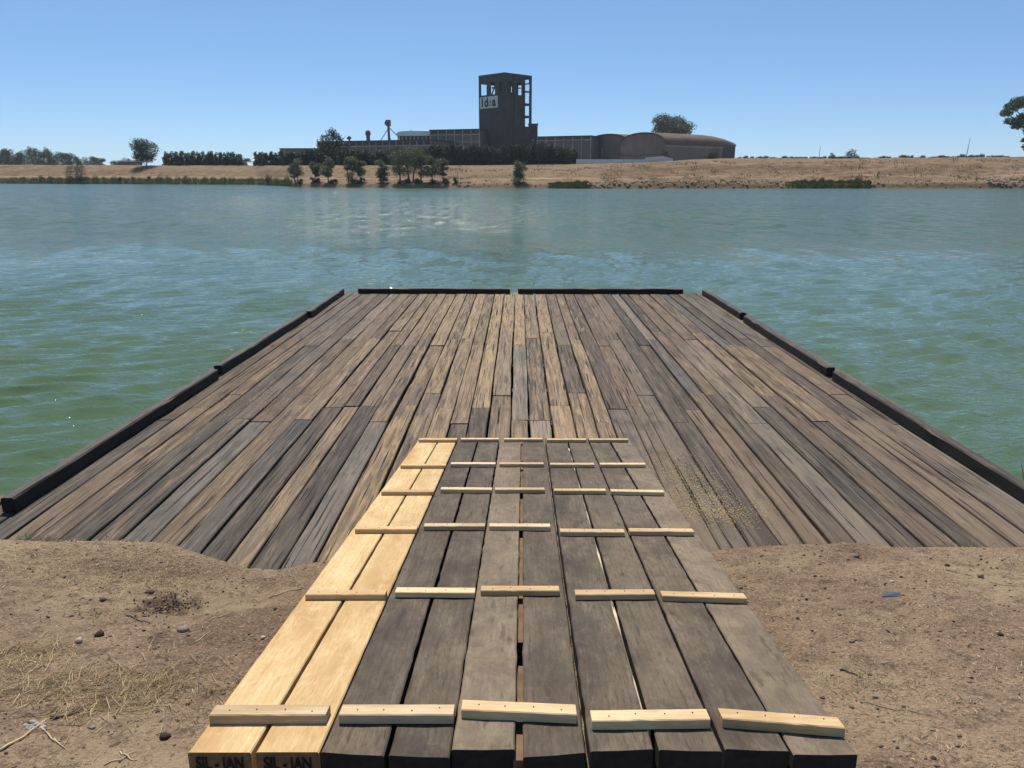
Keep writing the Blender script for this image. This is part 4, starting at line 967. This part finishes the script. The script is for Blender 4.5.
# vaulted warehouses
def vault(name, label, corner_px, Y, th, G, Ln, zeave_y, apex_y, rmat, seed, hip=False):
    c = at(corner_px, 176, Y); z = plat(corner_px, Y) - .4; root = thing(name, label, 'building', (c.x, c.y, z), th)
    # local x: along the vault (right and away), local y: across (gable), near long side at y=0
    he = at(corner_px, zeave_y, Y).z - z; ha = at(corner_px, apex_y, Y + 3).z - z; n = 16
    arc = lambda k, s=1: (G / 2 - math.cos(PI * k / n) * G / 2, he + (ha - he) * math.sin(PI * k / n) ** .85 * s)
    part_box(root, 'side_wall', 'gable', .31, Ln, 0, .3, 0, he)
    mb = MB(); pts = [(0, 0, 0)] + [(0, *arc(k)) for k in range(n + 1)] + [(0, G, 0)]; m_ = len(pts)
    mb.add(pts + [(.3, p_[1], p_[2]) for p_ in pts], [tuple(range(m_)), tuple(range(2 * m_ - 1, m_ - 1, -1))] + [(i, i + m_, (i + 1) % m_ + m_, (i + 1) % m_) for i in range(m_)])
    mb.build('gable_wall', M['gable'], root)
    mb = MB(); xs = list(np.linspace(-.25, Ln, 12)); vs = []
    for xi, x_ in enumerate(xs):
        e = 1.0
        if hip and x_ > Ln * .72: e = math.sqrt(max(.0, 1 - ((x_ - Ln * .72) / (Ln * .28)) ** 2 * .75))
        for k in range(n + 1): y_, z_ = arc(k, e); vs.append((x_, y_ * 1.0 - .35 * (k == 0), z_ - .12))
        for k in range(n + 1): y_, z_ = arc(k, e); vs.append((x_, y_ - .35 * (k == 0), z_ + .35))
    w_ = 2 * (n + 1); fs = []
    for i in range(len(xs) - 1):
        for k in range(n):
            fs.append((i * w_ + k, (i + 1) * w_ + k, (i + 1) * w_ + k + 1, i * w_ + k + 1)); o_ = n + 1
            fs.append((i * w_ + o_ + k, i * w_ + o_ + k + 1, (i + 1) * w_ + o_ + k + 1, (i + 1) * w_ + o_ + k))
        fs.append((i * w_, i * w_ + n + 1, (i + 1) * w_ + n + 1, (i + 1) * w_))
    for i in (0, len(xs) - 1):
        for k in range(n): fs.append((i * w_ + k, i * w_ + k + 1, i * w_ + n + 2 + k, i * w_ + n + 1 + k))
    mb.add(vs, fs); mb.build('roof', M[rmat], root)
    part_box(root, 'eave_band', 'conL' if hip else 'con2', .3, Ln * .98, -.12, -.003, he - .9, he - .55)
    return root, he, ha
wa, he, ha = vault('vaulted_warehouse', 'left vaulted brick warehouse with low curved gable, beside the factory wing', 627, 292, R(40), 21, 26, 144, 134, 'rust', 1)
wb_, he, ha = vault('vaulted_warehouse', 'right vaulted warehouse with rusty brown curved roof, end of the factory', 663, 268, R(38), 20.5, 38, 143.6, 132.5, 'rust', 2, True)
part_box(wb_, 'gable_band', 'con2', -.12, -.004, .2, 20.3, he * .55, he * .6)
mb = MB(); mb.box(31, 37.9, -.14, -.004, .1, he - .5); mb.build('open_bay_shade', M['dark'], wb_)  # dark slab on the wall stands for the shade inside an open bay
part_box(wb_, 'end_wall', 'con2', 37.8, 38.0, .35, 20, 0, he + 1)
# boundary wall
a = at(576, 176, 214); c = at(672, 176, 214); zz = at(620, 163.4, 214).z
bw = thing('boundary_wall', 'long low whitewashed wall in front of the vaulted warehouses', 'wall', (a.x, a.y, zz - 1.2))
Lw = c.x - a.x; mb = MB(); mb.box(0, Lw * .72, 0, .3, 0, 2.25); mb.build('wall_panel', M['wall'], bw)
mb = MB(); mb.add([(Lw * .72, 0, 0), (Lw, 0, 0), (Lw, 0, 2.4), (Lw * .9, 0, 3.1), (Lw * .72, 0, 2.7), (Lw * .72, .3, 0), (Lw, .3, 0), (Lw, .3, 2.4), (Lw * .9, .3, 3.1), (Lw * .72, .3, 2.7)],
       [(0, 1, 2, 3, 4), (9, 8, 7, 6, 5), (0, 5, 6, 1), (1, 6, 7, 2), (2, 7, 8, 3), (3, 8, 9, 4), (4, 9, 5, 0)]); mb.build('wall_panel', M['wall'], bw)
for i in range(4): part_box(bw, 'pier', 'wall', Lw * i / 4, Lw * i / 4 + .25, -.08, -.003, 0, 2.2)
# elevator mast with stays, and roof-top pieces
Y = 320; p = at(389.5, 141, Y); em = thing('elevator_mast', 'tall dark mast with a box head and slanting pipes above the factory roof', 'mast', (p.x, p.y, p.z - 12))
zt_ = at(389.5, 122, Y).z - (p.z - 12)
mb = MB(); mb.tube([(0, 0, 0), (-.2, 0, zt_)], .6, 4); mb.build('shaft', M['steel'], em)
mb = MB(); mb.box(-1.1, .7, -.8, .8, zt_ - 1.5, zt_ + .8); mb.box(-1.6, -.9, -.4, .4, zt_ - 1, zt_ + .2); mb.build('head', M['steel'], em)
for (dx, dz) in ((-4.2, -8), (5.8, -8), (2.2, -10)):
    mb = MB(); mb.tube([(0, 0, zt_ - (2 if dz == -8 else 5)), (dx, 0, zt_ + dz - (1 if dz < -9 else 0))], .16 if dz != -10 else .1, 5); mb.build('stay_pipe', M['steel'], em)
Y = 305; p = at(368.3, 141, Y); vt = thing('roof_vent_tower', 'small dark domed vent standing on the long factory roof', 'vent', p - Vector((0, 0, 6)))
mb = MB(); mb.tube([(0, 0, 0), (0, 0, 8.3)], .75, 8); mb.build('duct', M['steel'], vt)
mb = MB(); mb.tube([(0, 0, 8.0), (0, 0, 8.3), (0, 0, 9.4), (0, 0, 10.0)], [.8, 1.05, .95, .3], 10); mb.build('cap', M['steel'], vt, smooth=True)
p = at(349.5, 141.5, 305); vt = thing('roof_cowl', 'little dark cowl on the factory roof right of the conifer', 'vent', p - Vector((0, 0, 6)))
mb = MB(); mb.tube([(0, 0, 0), (0, 0, 7.2)], .35, 8); mb.build('duct', M['steel'], vt)
mb = MB(); mb.tube([(-.9, 0, 7.0), (0, 0, 7.5), (.7, 0, 7.1)], [.3, .7, .3], 8); mb.build('hood', M['steel'], vt, smooth=True)

hz_ = MB(); hz_.box(-2600, 2600, -80, 4300, -6, 75)
hm = bpy.data.materials.new('river_haze'); hm.use_nodes = True; t_ = hm.node_tree; t_.nodes.clear()
ho = t_.nodes.new('ShaderNodeOutputMaterial'); hv = t_.nodes.new('ShaderNodeVolumePrincipled'); hv.inputs['Color'].default_value = (.82, .9, 1, 1); hv.inputs['Density'].default_value = .00012; hv.inputs['Anisotropy'].default_value = .2
t_.links.new(hv.outputs[0], ho.inputs['Volume'])
tag(hz_.build('haze', hm), 'thin bluish summer haze over the river', 'haze', kind='stuff')
